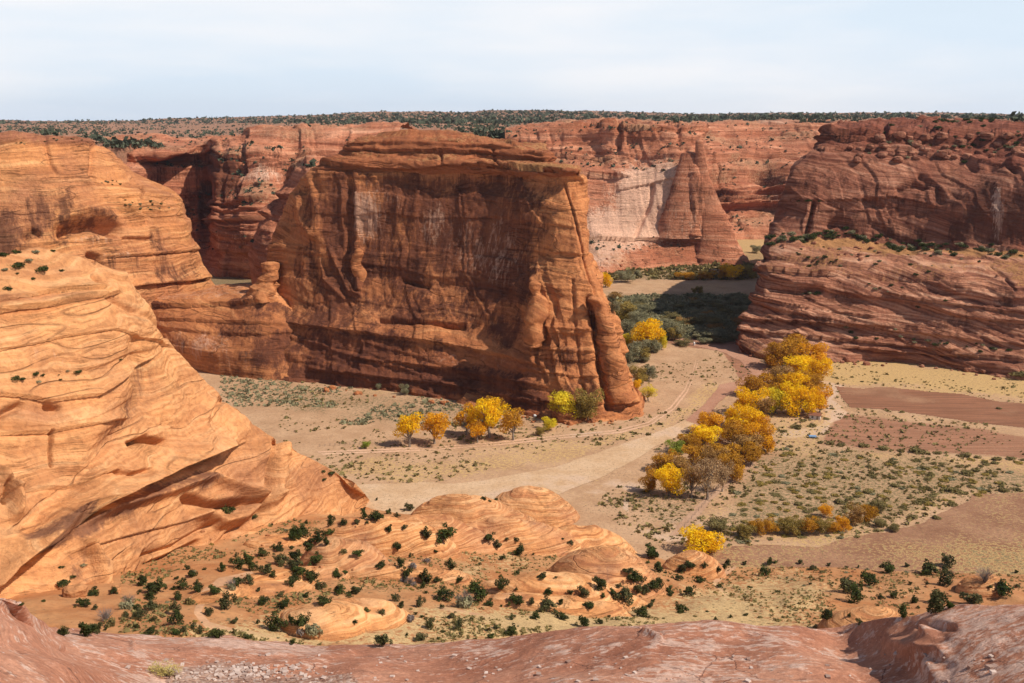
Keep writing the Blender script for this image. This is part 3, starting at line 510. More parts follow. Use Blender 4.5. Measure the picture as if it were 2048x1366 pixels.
def mesa_fn(P, px, py, N):
    up = sst(15, -15, py - (500 + 0 * px)); cap = sst(8, -8, py - (300 + fbm(P, 0.03, 2) * 12 + 30 * sst(1750, 2000, px))); low = 1 - up
    d = fbm(P, 0.018, 3, off=91) * 4 + fbm(P, (0.06, 0.06, 0.05), 4, off=93) * 2.2 + fbm(P, .3, 3) * 0.5
    s = P[:, 2] + fbm(P, 0.02, 2, off=95) * 4
    d = d + low * (steps(s + P[:, 0] * 0.12 + fbm(P, .015, 2, off=3) * 8, 7.0, 51, 0.05) * 1.8 + steps(s + P[:, 0] * 0.45 + fbm(P, .03, 2) * 6, 2.0, 52, 0.15) * 0.5) + up * (1 - cap) * steps(s, 9, 53, 0.05) * 1.2 + cap * (steps(s, 3.0, 54, 0.08) * 3.2 + steps(s, 1.1, 55, 0.1) * 1.3 + fbm(P, 0.12, 4, off=4) * 3.4)
    jx = P[:, 0] + 0.3 * P[:, 1] + fbm(P, 0.03, 2, off=71) * 8; d = d + up * (steps(jx, 14, 75, 0.03) * 1.5 + steps(jx + fbm(P, .1, 2) * 2, 4.5, 76, .06) * .6) + low * steps(jx + s * .8, 10, 77, .04) * .5
    d = d + strokes(px, py, [([(1628, 405), (1620, 440), (1612, 475)], 4, -6), ([(1665, 448), (1680, 442), (1688, 448)], 9, -6), ([(1800, 380), (1830, 366), (1848, 372)], 9, -7), ([(1730, 400), (1760, 410)], 8, -3),
        ([(1505, 540), (1560, 545), (1640, 552), (1720, 556), (1760, 550)], 5, 3.0, 'e'), ([(1755, 552), (1850, 558), (1920, 564), (1990, 552)], 3.5, -2.4), ([(1540, 575), (1600, 580), (1640, 578)], 6, -3.5), ([(1980, 532), (2010, 555), (2030, 580)], 3, -2),
        ([(1490, 640), (1600, 645), (1700, 652), (1760, 655)], 6, 3.4, 'e'), ([(1485, 662), (1580, 670), (1700, 682), (1900, 700)], 5, 2.6, 'e'), ([(1520, 600), (1600, 615), (1740, 632)], 4, 1.6, 'e'), ([(1780, 590), (1900, 612), (2048, 630)], 4, 1.6, 'e'), ([(1700, 695), (1850, 708), (2040, 722)], 6, 2.6, 'e'),
        ([(1840, 350), (1870, 370), (1880, 400)], 7, -4), ([(1900, 330), (1930, 322), (1950, 335)], 6, -4.5), ([(1980, 335), (2010, 325), (2030, 340)], 6, -4.5), ([(1750, 450), (1780, 470), (1830, 490)], 7, -3), ([(1700, 400), (1790, 395), (1860, 410)], 8, 2.0, 'e'),
        ([(1600, 400), (1700, 402), (1800, 415)], 4, 1.0, 'e'), ([(1640, 300), (1700, 300), (1800, 310), (1900, 318)], 5, 3.2, 'e'), ([(1655, 268), (1720, 268), (1760, 275)], 5, 2.8, 'e'), ([(1850, 262), (1900, 272), (1950, 268)], 5, 2.2, 'e'), ([(1770, 262), (1765, 290)], 6, -6), ([(1750, 700), (1850, 715), (1960, 730), (2048, 745)], 8, 2.0)])
    C = np.zeros((len(P), 4), np.float32); wob = fbm(P, 0.05, 3, off=9)
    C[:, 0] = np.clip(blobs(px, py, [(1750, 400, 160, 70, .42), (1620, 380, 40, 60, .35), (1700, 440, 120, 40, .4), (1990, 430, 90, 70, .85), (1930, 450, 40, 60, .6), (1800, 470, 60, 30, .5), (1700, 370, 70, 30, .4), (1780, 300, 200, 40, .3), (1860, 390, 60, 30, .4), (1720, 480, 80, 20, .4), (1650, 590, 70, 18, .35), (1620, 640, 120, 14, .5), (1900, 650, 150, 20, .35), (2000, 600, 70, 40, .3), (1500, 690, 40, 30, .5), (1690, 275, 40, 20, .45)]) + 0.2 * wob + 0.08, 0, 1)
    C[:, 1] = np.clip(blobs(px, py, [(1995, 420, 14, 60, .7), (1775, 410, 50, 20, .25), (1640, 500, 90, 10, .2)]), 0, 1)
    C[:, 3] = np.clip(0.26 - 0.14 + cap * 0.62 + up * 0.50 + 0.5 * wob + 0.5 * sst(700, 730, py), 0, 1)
    C[:, 2] = np.where(N[:, 2] > 0.80, 0.42 + 0.3 * wob, 0) * (py > 400) + blobs(px, py, [(1690, 482, 90, 14, .5), (1900, 505, 180, 8, .5)])
    return d, C
S, C = relief(make_surface(rows, 2.0), mesa_fn)
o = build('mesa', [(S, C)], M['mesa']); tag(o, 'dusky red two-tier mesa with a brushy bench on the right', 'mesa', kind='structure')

# ================================================================== BACK CLIFFS
def back_fn(kind):
    def fn(P, px, py, N):
        s = P[:, 2] + fbm(P, 0.012, 2, off=95) * 6
        d = fbm(P, 0.010, 3, off=101) * 9 + fbm(P, (0.035, 0.035, 0.02), 4, off=103) * 5 + fbm(P, .15, 3) * 1.0
        jx = P[:, 0] + 0.2 * P[:, 1] + fbm(P, 0.015, 2, off=71) * 14; d = d + steps(jx, 26, 78, 0.03) * 3.0 + steps(jx + fbm(P, .05, 2) * 4, 8, 79, .05) * 1.2
        C = np.zeros((len(P), 4), np.float32); wob = fbm(P, 0.03, 3, off=9)
        flat = np.where(N[:, 2] > 0.7, 0.35 + 0.4 * wob, 0)
        if kind == 'spire':
            up = sst(10, -10, py - 335 + (px - 1200) * 0.05)
            d = d * (0.5 + .5 * up) + steps(s, 5, 61, 0.08) * (0.3 + 2.0 * up)
            d = d + strokes(px, py, [([(1372, 300), (1365, 350), (1350, 420), (1335, 470)], 4, -6), ([(1408, 330), (1415, 400), (1425, 450)], 4, -5), ([(1390, 330), (1388, 400), (1385, 470)], 16, 6), ([(1240, 260), (1236, 300)], 5, -8), ([(1355, 258), (1362, 300)], 6, -4),
                ([(1305, 370), (1300, 410), (1278, 460), (1270, 475)], 4, -4), ([(1200, 480), (1300, 478), (1400, 475), (1440, 480)], 5, 4, 'e'), ([(1100, 345), (1180, 350), (1240, 352)], 5, 6, 'e'), ([(1100, 262), (1200, 258), (1400, 262)], 4, 5, 'e'), ([(1110, 312), (1200, 322), (1260, 318)], 4, 4, 'e'), ([(1240, 380), (1330, 360), (1380, 350)], 3, 1.6, 'e')])
            C[:, 1] = np.clip(blobs(px, py, [(1300, 395, 80, 80, 1.3), (1230, 460, 80, 50, 1.3), (1335, 360, 50, 50, .9), (1310, 440, 70, 46, 1.2), (1205, 510, 50, 34, .9), (1270, 350, 50, 50, .5)]), 0, 1)
            C[:, 0] = np.clip(blobs(px, py, [(1370, 430, 34, 46, .75), (1345, 420, 20, 50, .6), (1395, 380, 14, 60, .5), (1420, 470, 20, 40, .6), (1330, 350, 14, 30, .55), (1260, 440, 10, 40, .4), (1150, 420, 50, 60, .35), (1330, 505, 100, 14, .3)]) * (0.9 + .5 * wob), 0, 1)
            C[:, 3] = np.clip(0.15 + 0.5 * wob + blobs(px, py, [(1330, 500, 160, 24, .6), (1250, 258, 200, 8, .8)]), 0, 1); C[:, 2] = flat
        elif kind == 'right':
            d = d * 0.7 + steps(s, 9, 71, 0.07) * 7.5 + steps(s, 3, 72, 0.1) * 2.5
            d = d + strokes(px, py, [([(1430, 385), (1500, 382), (1560, 384)], 7, -12), ([(1520, 350), (1560, 358)], 8, -9)])
            C[:, 0] = np.clip(blobs(px, py, [(1450, 390, 34, 18, 1.0), (1540, 352, 36, 16, .8), (1530, 400, 60, 10, .5)]) + 0.25 * wob, 0, 1)
            C[:, 1] = blobs(px, py, [(1560, 395, 60, 20, .5), (1600, 330, 40, 20, .3)]); C[:, 3] = np.clip(0.25 + .6 * wob, 0, 1); C[:, 2] = flat * 1.1
        else:
            d = d * 0.8 + (steps(s, 8, 81, 0.07) * 3.6 + steps(s, 2.6, 82, 0.1) * 1.2) * (0.25 if kind == 'fin' else 1)
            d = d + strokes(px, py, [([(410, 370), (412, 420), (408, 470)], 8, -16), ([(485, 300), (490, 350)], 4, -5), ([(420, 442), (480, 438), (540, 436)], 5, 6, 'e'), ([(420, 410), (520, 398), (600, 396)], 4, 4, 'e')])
            C[:, 0] = np.clip(blobs(px, py, [(430, 350, 60, 60, .85), (400, 400, 40, 50, .8), (560, 330, 80, 40, .5), (330, 350, 40, 20, .5), (480, 480, 40, 20, .4), (470, 545, 60, 16, .3)]) + .1 * wob, 0, 1)  # blobs in the recess paint its shadow in along with the varnish
            C[:, 1] = np.clip(blobs(px, py, [(520, 350, 46, 20, .75), (470, 400, 60, 24, .3), (450, 480, 60, 30, .3)]), 0, 1); C[:, 3] = np.clip(.2 + .5 * wob, 0, 1); C[:, 2] = flat
        return d, C
    return fn
# cliff with the spire
nb = zr([(1010, 545), (1100, 548), (1185, 552), (1250, 540), (1320, 534), (1390, 530), (1440, 528), (1475, 522), (1486, 512), (1470, 500)], 0)
n1 = [(1010, 480, 1000), (1100, 480, 990), (1185, 490, 980), (1250, 480, 990), (1320, 478, 1000), (1385, 476, 1000), (1430, 480, 1005), (1455, 485, 1015), (1462, 488, 1035), (1455, 480, 1060)]
n2 = [(1010, 400, 1030), (1100, 400, 1020), (1185, 410, 1010), (1255, 405, 1010), (1325, 400, 1012), (1380, 400, 1006), (1412, 405, 1008), (1426, 410, 1020), (1432, 418, 1042), (1426, 410, 1065)]
n3 = [(1010, 350, 1050), (1100, 348, 1040), (1185, 350, 1030), (1265, 345, 1022), (1330, 335, 1022), (1372, 335, 1014), (1398, 335, 1014), (1408, 345, 1026), (1414, 355, 1050), (1408, 360, 1075)]
n4 = [(1010, 325, 1085), (1100, 322, 1080), (1185, 322, 1070), (1265, 318, 1050), (1330, 312, 1040), (1366, 315, 1034), (1388, 320, 1034), (1398, 330, 1045), (1406, 335, 1068), (1402, 335, 1095)]
n5 = [(1010, 300, 1100), (1100, 290, 1095), (1185, 290, 1085), (1265, 285, 1065), (1330, 280, 1055), (1362, 285, 1052), (1384, 290, 1056), (1396, 300, 1070), (1404, 305, 1090), (1400, 300, 1120)]
n6 = [(1010, 268, 1110), (1100, 264, 1104), (1185, 261, 1094), (1265, 258, 1074), (1330, 256, 1066), (1362, 256, 1064), (1386, 258, 1072), (1400, 262, 1090), (1410, 264, 1110), (1408, 262, 1150)]
n7 = [(1010, 258, 1180), (1100, 255, 1180), (1185, 251, 1180), (1265, 250, 1180), (1330, 249, 1180), (1362, 249, 1180), (1388, 249, 1180), (1405, 250, 1190), (1416, 251, 1200), (1416, 251, 1230)]
rows = [off(DR(nb), 0, -2, z=-3.0)] + [DR(r) for r in (nb, n1, n2, n3, n4, n5, n6, n7)]; rows.append(off(rows[-1], 0, 120, 0.5))
surfs = [relief(make_surface(rows, 2.0), back_fn('spire'))]
surfs.append(pillar(None, [(1398, 278, 1010, 1.2), (1399, 284, 1010, 4), (1400, 310, 1010, 5), (1403, 345, 1010, 7), (1414, 400, 1008, 12), (1426, 450, 1004, 18), (1436, 500, 998, 24), (1444, 526, 992, 29)], 12, paint=(.3, .15, 0, .2), lobes=.10, ysq=.5))
surfs.append(pillar(None, [(1377, 303, 1014, 1.5), (1378, 306, 1014, 7), (1376, 345, 1012, 12), (1372, 400, 1008, 19), (1368, 440, 1006, 24), (1366, 475, 1004, 28)], 13, paint=(.34, .3, 0, .15), lobes=.05, ysq=.42))
o = build('spire_cliff', surfs, M['far_cliff']); tag(o, 'sunlit cliff with a tall split spire and pale streaks, beyond the butte', 'cliff', kind='structure')
# layered wall behind on the right
pb = zr([(1380, 490), (1450, 488), (1520, 484), (1600, 480), (1700, 478), (1800, 478)], 0)
def lay(y, Y, dx=0): return [(1385 + dx, y, Y), (1452, y + 2, Y + 10), (1522, y, Y + 25), (1602, y + 1, Y + 10), (1700, y, Y), (1800, y, Y)]
rows = [off(DR(pb), 0, -2, z=-3.0), DR(pb), DR(lay(440, 1225)), DR(lay(418, 1245)), DR(lay(385, 1262)), DR(lay(350, 1280)), DR(lay(325, 1310)), DR(lay(300, 1345)), DR(lay(280, 1375)), DR(lay(262, 1400)), DR(lay(245, 1420)), DR(lay(239, 1500)), DR(lay(238.5, 1650))]
surfs = [relief(make_surface(rows, 2.0), back_fn('right'))]
o = build('layered_cliff', surfs, M['far_cliff']); tag(o, 'ledgy pink layered canyon wall between the spire and the right mesa', 'cliff', kind='structure')
# walls behind on the left, with the shadowed recess
qb = zr([(180, 560), (300, 560), (360, 556), (405, 552), (440, 556), (520, 560), (600, 560), (700, 560), (800, 560)], 0)
def lq(ys, Ys): return list(zip((175, 300, 355, 405, 440, 520, 600, 700, 800), ys, Ys))
rows = [off(DR(qb), 0, -2, z=-3.0), DR(qb),
        DR(lq((480, 480, 480, 480, 490, 490, 480, 480, 480), (880, 990, 1010, 1010, 905, 880, 885, 900, 900))),
        DR(lq((440, 440, 435, 430, 442, 440, 436, 440, 440), (890, 1000, 1020, 1025, 915, 892, 895, 905, 905))),
        DR(lq((400, 400, 400, 395, 412, 400, 395, 400, 400), (900, 1005, 1030, 1035, 930, 905, 915, 925, 925))),
        DR(lq((370, 370, 368, 370, 382, 372, 368, 370, 370), (905, 1010, 1035, 1040, 940, 925, 950, 955, 955))),
        DR(lq((340, 338, 335, 335, 340, 335, 330, 335, 335), (910, 1015, 1040, 1045, 950, 940, 962, 965, 965))),
        DR(lq((320, 330, 322, 310, 302, 300, 295, 298, 300), (960, 1025, 1050, 1055, 965, 955, 978, 980, 980))),
        DR(lq((300, 312, 305, 300, 290, 278, 268, 268, 268), (1020, 1000, 1010, 1040, 1010, 995, 992, 992, 992))),
        DR(lq((284, 287, 285, 282, 276, 264, 258, 259, 260), (1120, 1110, 1100, 1100, 1040, 1030, 1030, 1030, 1030)))]
rows.append(off(rows[-1], 0, 160, 1.0))
surfs = [relief(make_surface(rows, 2.0), back_fn('left'))]
# fin directly behind the butte's left shoulder
f_ = [[(505, 560, 760), (520, 565, 720), (560, 570, 700), (620, 575, 700), (680, 575, 700)],
      [(508, 500, 765), (524, 490, 730), (565, 490, 712), (620, 490, 710), (680, 490, 710)],
      [(528, 450, 775), (545, 425, 745), (575, 420, 730), (620, 420, 722), (680, 420, 722)],
      [(560, 400, 785), (575, 378, 760), (598, 350, 745), (630, 345, 735), (690, 345, 735)],
      [(585, 362, 800), (597, 342, 780), (612, 332, 770), (640, 325, 760), (700, 320, 760)]]
rows = [DR(r) for r in f_]; rows.insert(0, off(rows[0], 0, -2, z=-3)); rows.append(off(rows[-1], 0, 50, -20)); rows.append(off(rows[-1], 0, 20, z=-3))
surfs.append(relief(make_surface(rows, 2.0), back_fn('fin')))
o = build('canyon_wall', surfs, M['far_cliff']); tag(o, 'canyon wall with a deep shadowed recess behind the butte on the left', 'cliff', kind='structure')

# ================================================================== PLATEAU TO THE HORIZON
cx = [-500, -150, 100, 250, 400, 600, 800, 1000, 1200, 1400, 1600, 1800, 2050, 2300, 2600]
y0 = [272, 272, 272, 288, 292, 266, 266, 266, 258, 253, 244, 243, 243, 243, 243]
Y0 = [680, 690, 720, 1000, 1120, 1150, 1160, 1160, 1160, 1450, 1480, 1480, 900, 900, 900]
hz = [240, 241, 243, 243, 238, 233, 226, 225, 222, 226, 228, 228, 231, 232, 232]
p0 = list(zip(cx, y0, Y0)); rows = [off(DR(p0), 0, -10, z=60.0), DR(p0)]
for t, Yk in ((0.22, 1800), (0.42, 2300), (0.6, 3000), (0.8, 4200), (0.97, 6000), (1.0, 7000)):
    rows.append(DR([(a, b + (h - b) * t, max(Yk, c + 150)) for (a, b, c), h in zip(p0, hz)]))
rows.append(off(rows[-1], 0, 6000, -60))
def plat_fn(P, px, py, N):
    d = fbm(P, (0.004, 0.004, 0.004), 3, off=111) * 3 * sst(1300, 3000, P[:, 1]) + fbm(P, (0.0016, 0.0004, 0.0004), 3, off=117) * 26 * sst(3000, 5500, P[:, 1]) + fbm(P, 0.02, 4, off=113) * 2.2
    s = fbm(P, (0.006, 0.002, 0.004), 3, off=3) * 14; d = d + steps(s + 50, 2.0, 91, 0.06) * 2.2
    C = np.zeros((len(P), 4), np.float32); wob = fbm(P, 0.01, 3, off=9)
    C[:, 2] = np.clip(0.55 + 0.5 * wob + 0.3 * sst(1500, 3500, P[:, 1]), 0, 1); C[:, 3] = np.clip(0.35 + wob, 0, 1); C[:, 1] = np.clip(fbm(P, (0.01, 0.004, .01), 3, off=77) * 2 - 0.3, 0, .8)
    return d, C
S, C = relief(make_surface(rows, 2.2), plat_fn)
o = build('plateau', [(S, C)], M['plateau']); tag(o, 'scrub-dotted plateau running back from the canyon rims to the horizon', 'plateau', kind='structure')
# ================================================================== GROUND
# paint channels on ground: R dry straw grass, G pale bare sand, B red tilled soil, A grey-green scrub
def ground_mat(name, base, base2, straw=(0.62, 0.395, 0.165), pale=(0.66, 0.45, 0.31), red=(0.37, 0.165, 0.095), sage=(0.24, 0.175, 0.09), tuft=0.9, bd=0.25, rows=None):
    n = NT(name); p = n.pos; R, G, B, A = n.attr()
    a = n.noise(p, 0.06, 6, 0.65); b = n.noise(p, 0.7, 5, 0.7); c0 = n.noise(p, 2.5, 3, 0.7)
    c = n.mix(n.step(a, 0.35, 0.65), base, base2)
    def lay(c, ch, cols, w=1.6, src=b):
        f = n.step(n.math('ADD', ch, n.math('MULTIPLY', n.math('SUBTRACT', src, 0.5), w)), 0.40, 0.62)
        f = n.math('MULTIPLY', f, n.step(ch, 0.02, 0.15)); return n.mix(n.math('MULTIPLY', f, 0.92), c, cols)
    stripe = n.noise(n.map(p, (0.03, 0.45, 0.3), rot=(0, 0, R_(12))), 1.0, 6, 0.7)
    c = lay(c, B, n.mix(n.step(stripe, 0.4, 0.62), tuple(x_ * 0.66 for x_ in red), red), 0.9)
    c = lay(c, G, n.mix(n.step(a, 0.4, 0.6), pale, tuple(x_ * 0.86 for x_ in pale)), 0.8, a)
    c = lay(c, R, n.mix(n.step(c0, 0.35, 0.65), tuple(x_ * 0.66 for x_ in straw), straw), 1.9)
    c = lay(c, A, n.mix(n.step(c0, 0.35, 0.65), tuple(x_ * 0.62 for x_ in sage), sage), 2.2)
    v = n.voro(p, tuft, rand=1.0); big = n.noise(p, 0.03, 3, 0.6)
    dens = n.math('ADD', n.math('MULTIPLY', n.step(big, 0.40, 0.66), 0.16), n.math('ADD', n.math('MULTIPLY', R, 0.07), n.math('MULTIPLY', A, 0.20)))
    vv = n.math('ADD', v, n.math('MULTIPLY', n.math('SUBTRACT', b, 0.5), 1.1))
    tf = n.math('LESS_THAN', vv, n.math('ADD', dens, 0.02)); tf = n.math('MULTIPLY', tf, n.math('SUBTRACT', 1.0, n.math('MAXIMUM', B, G), clamp=True))
    c = n.mix(n.math('MULTIPLY', tf, 0.8), c, n.mix(n.step(big, .4, .6), (0.11, 0.075, 0.04), (0.16, 0.13, 0.06)))
    c = n.mix(n.math('MULTIPLY', n.step(b, 0.58, 0.36), 0.35), c, n.mix(0.6, c, (0.14, 0.07, 0.04)))
    h = n.math('ADD', n.math('MULTIPLY', b, 0.8), n.math('ADD', n.math('MULTIPLY', c0, 0.4), n.math('MULTIPLY', tf, 0.5)))
    return n.done(c, bump=h, bdist=bd, bstr=0.9)
M['floor'] = ground_mat('valley_floor_soil', (0.42, 0.245, 0.135), (0.52, 0.32, 0.185))
M['slope'] = ground_mat('orange_sand_slope', (0.42, 0.17, 0.065), (0.50, 0.25, 0.11), straw=(0.62, 0.42, 0.20), pale=(0.64, 0.36, 0.20), sage=(0.22, 0.17, 0.08), tuft=0.75)
M['tilled'] = ground_mat('tilled_soil', (0.25, 0.12, 0.068), (0.35, 0.185, 0.105), red=(0.31, 0.135, 0.075))
M['washsand'] = ground_mat('wash_sand', (0.52, 0.325, 0.18), (0.61, 0.41, 0.25))
M['redsand'] = ground_mat('red_wash_sand', (0.40, 0.20, 0.125), (0.47, 0.25, 0.16))
M['path'] = ground_mat('trodden_soil', (0.42, 0.245, 0.15), (0.50, 0.31, 0.20))
M['track'] = ground_mat('dirt_road_sand', (0.62, 0.37, 0.23), (0.66, 0.41, 0.26))
def floor_z(x, y):
    P = np.stack([x, y, x * 0], -1); return fbm(P, 0.012, 3, off=131) * 0.8 + sst(320, 290, y) * 0.0
def floor_pt(px, py): return Z(px, py, 0.0)
gx, gy = np.meshgrid(np.arange(-700, 2760, 3.0), np.concatenate([np.arange(440, 520, 0.8), np.arange(520, 760, 1.3), np.arange(760, 1360, 2.0)]))
S = Z(gx, gy, 0.0); S[..., 2] = floor_z(S[..., 0].ravel(), S[..., 1].ravel()).reshape(gx.shape)
P = S.reshape(-1, 3); fx, fy = gx.ravel(), gy.ravel(); wb = fbm(P, (0.05, 0.05, 1), 4, off=141) * 14; wl = fbm(P, (0.012, 0.012, 1), 3, off=142)
C = np.zeros((len(P), 4), np.float32)
def mx_(a, b): return np.maximum(a, b)
C[:, 0] = mx_(mx_(pmask(fx, fy, [(1640, 712), (1850, 722), (2400, 800), (2400, 850), (2048, 806), (1680, 772), (1640, 760)], 18, wb * 1.5) * 0.72, pmask(fx, fy, [(1540, 830), (1680, 815), (2400, 900), (2400, 1120), (2048, 1000), (1940, 1000), (1850, 1050), (1640, 1095), (1470, 1092), (1440, 1060), (1480, 960), (1540, 900)], 26, wb * 2.2) * 0.50),
    mx_(pmask(fx, fy, [(640, 930), (900, 915), (1200, 870), (1330, 830), (1420, 760), (1460, 790), (1350, 855), (1200, 905), (1000, 945), (900, 962), (640, 965)], 16, wb * 1.5) * 0.5, np.clip(wl * 0.5 + 0.12, 0, 0.5) * (fy > 560)))
C[:, 0] = mx_(C[:, 0], pmask(fx, fy, [(1430, 480), (1540, 470), (1540, 520), (1450, 540), (1200, 560), (1200, 545)], 5, wb * .3) * .6)
C[:, 1] = mx_(pmask(fx, fy, [(1640, 760), (1700, 770), (1665, 800), (1700, 825), (1640, 870), (1560, 885), (1560, 865), (1640, 850), (1655, 815)], 6, wb * .6) * .6, mx_(pmask(fx, fy, [(1245, 990), (1262, 990), (1262, 1030), (1238, 1022)], 4, wb * .6), pmask(fx, fy, [(1100, 985), (1240, 945), (1330, 960), (1290, 1000), (1180, 1010)], 22, wb * 2) * .55))
C[:, 1] = mx_(C[:, 1], pmask(fx, fy, [(1210, 1050), (1390, 1040), (1430, 1060), (1400, 1090), (1230, 1080)], 20, wb * 2) * .5)
C[:, 2] = mx_(pmask(fx, fy, [(1670, 828), (1720, 828), (2400, 910), (2400, 975), (2048, 922), (1640, 892)], 8, wb * .6) * 0.62, pmask(fx, fy, [(1320, 676), (1480, 672), (1490, 705), (1520, 730), (1560, 780), (1500, 780), (1440, 700), (1330, 690)], 6, wb * .5) * 0.8)
C[:, 3] = mx_(mx_(pmask(fx, fy, [(440, 750), (560, 762), (900, 805), (1000, 840), (800, 845), (620, 830), (500, 790)], 30, wb * 2) * 0.5, pmask(fx, fy, [(1540, 885), (2400, 960), (2400, 1100), (1950, 990), (1800, 1060), (1440, 1080), (1480, 960)], 30, wb * 2.5) * 0.50),
    mx_(pmask(fx, fy, [(1220, 588), (1520, 590), (1500, 680), (1330, 690), (1260, 740), (1220, 700)], 16, wb) * 0.75, pmask(fx, fy, [(1190, 528), (1540, 500), (1540, 556), (1200, 562)], 6, wb * .3) * 0.5))
C[:, 3] = mx_(C[:, 3], mx_(pmask(fx, fy, [(1180, 1000), (1300, 950), (1430, 990), (1380, 1040), (1200, 1045)], 26, wb * 2) * 0.45, pmask(fx, fy, [(380, 545), (520, 545), (520, 570), (380, 575)], 6, wb * .3) * 0.7))
C[:, 0] *= 1 - np.clip(C[:, 2] * 1.1, 0, 1) * (1 - sst(12, 4, dpoly(fx, fy, [(1740, 826), (1900, 838), (2048, 868), (2400, 905)])[0] + wb * .3) * .8)
o = build('canyon_floor', [(S, C.reshape(gx.shape + (4,)))], M['floor']); tag(o, 'flat sandy canyon floor with dry grass and grey scrub', 'ground', kind='structure')
def sheet(name, label, cat, poly, mat, lift, chan, wob=8, st=2.0, soft=None):
    xs = [a for a, b in poly]; ys = [b for a, b in poly]
    x, y = np.meshgrid(np.arange(min(xs) - 8, max(xs) + 8, st), np.arange(min(ys) - 6, max(ys) + 6, st * 0.6))
    Pw = Z(x, y, 0.0).reshape(-1, 3); wv_ = fbm(Pw, (0.06, 0.06, 1), 4, off=151) * wob
    m = (pmask(x.ravel(), y.ravel(), poly, 3, wv_) > 0.5).reshape(x.shape)
    Pw[:, 2] = floor_z(Pw[:, 0], Pw[:, 1]) + lift
    q = grid_faces(*x.shape); mm = m.ravel()[q].sum(1) >= 3; q = q[mm]
    used = np.unique(q); ix = np.full(len(Pw), -1); ix[used] = np.arange(len(used))
    A_ = np.zeros((len(used), 4), np.float32); wz = fbm(Pw[used], (0.03, 0.03, 1), 3, off=15)
    for k, v in chan.items(): A_[:, k] = np.clip(v * (1 + wz), 0, 1)
    q = ix[q]; v0, v1, v2 = Pw[used][q[:, 0]], Pw[used][q[:, 1]], Pw[used][q[:, 2]]
    if np.cross(v1 - v0, v2 - v0)[:, 2].mean() < 0: q = q[:, ::-1]
    o = mesh_raw(name, Pw[used], q, mat, attrs=A_); return tag(o, label, cat, kind='structure')
sheet('dry_wash', 'wide pale dry wash curving across the canyon floor', 'wash', [(640, 975), (760, 968), (900, 965), (1000, 955), (1090, 938), (1180, 912), (1270, 880), (1340, 852), (1372, 840), (1400, 850), (1340, 880), (1290, 905), (1250, 930), (1190, 960), (1110, 992), (1000, 1030), (900, 1030), (700, 1030), (640, 1020)], M['washsand'], 0.10, {1: .35, 0: .03}, 5)
sheet('wash_channel', 'reddish meandering creek bed upstream of the pale wash', 'wash', [(1372, 840), (1400, 815), (1425, 790), (1440, 770), (1475, 762), (1500, 745), (1480, 722), (1440, 705), (1400, 694), (1330, 684), (1340, 678), (1420, 682), (1480, 690), (1520, 720), (1560, 760), (1530, 772), (1490, 780), (1452, 790), (1430, 815), (1432, 840), (1400, 852)], M['redsand'], 0.14, {2: .3}, 4)
sheet('tilled_field', 'brown tilled field right of the shed below the straw meadow', 'field', [(1672, 774), (1780, 776), (1900, 788), (2048, 806), (2300, 840), (2300, 900), (2048, 856), (1900, 838), (1780, 822), (1700, 816), (1682, 796)], M['tilled'], 0.10, {2: .7}, 4)
sheet('plowed_field', 'pinkish plowed field along the foot of the juniper slope', 'field', [(1380, 1112), (1440, 1095), (1540, 1086), (1640, 1096), (1720, 1075), (1800, 1055), (1850, 1046), (1900, 1015), (1950, 992), (2048, 985), (2400, 1010), (2400, 1180), (2048, 1165), (1700, 1160), (1500, 1150), (1400, 1140)], M['tilled'], 0.12, {2: .45, 1: .22, 0: .42, 3: .3}, 9)
for k, dx in enumerate((-5, 5)):
    pts = [(640, 907), (740, 903), (850, 899), (1000, 887), (1130, 873), (1240, 862), (1300, 846), (1345, 815), (1372, 780), (1388, 745), (1396, 712), (1390, 694)]
    def wd(p): return 1.6 * (0.5 + (p[1] - 600) / 300.0)
    def dxx(p): return dx * (0.35 + (p[1] - 690) / 500) , (1.6 if k else -1.6) * (0.6 + (p[1] - 690) / 300)
    a = [(p[0] + dxx(p)[0] - wd(p) * 0.6, p[1] + dxx(p)[1] - wd(p) * 0.6) for p in pts]; b = [(p[0] + dxx(p)[0] + wd(p) * 0.6, p[1] + dxx(p)[1] + wd(p) * 0.6) for p in pts]
    sheet('wheel_track', ('left' if k == 0 else 'right') + ' wheel rut of the two-track dirt road past the butte', 'dirt road', a + b[::-1], M['track'], 0.09, {1: .3}, 1.2, st=1.2)
sheet('footpath', 'bare reddish path beside the grove and its fence', 'path', [(1490, 925), (1510, 925), (1440, 985), (1400, 1030), (1360, 1075), (1335, 1075), (1385, 1020), (1430, 975)], M['path'], 0.08, {}, 7, st=1.5)
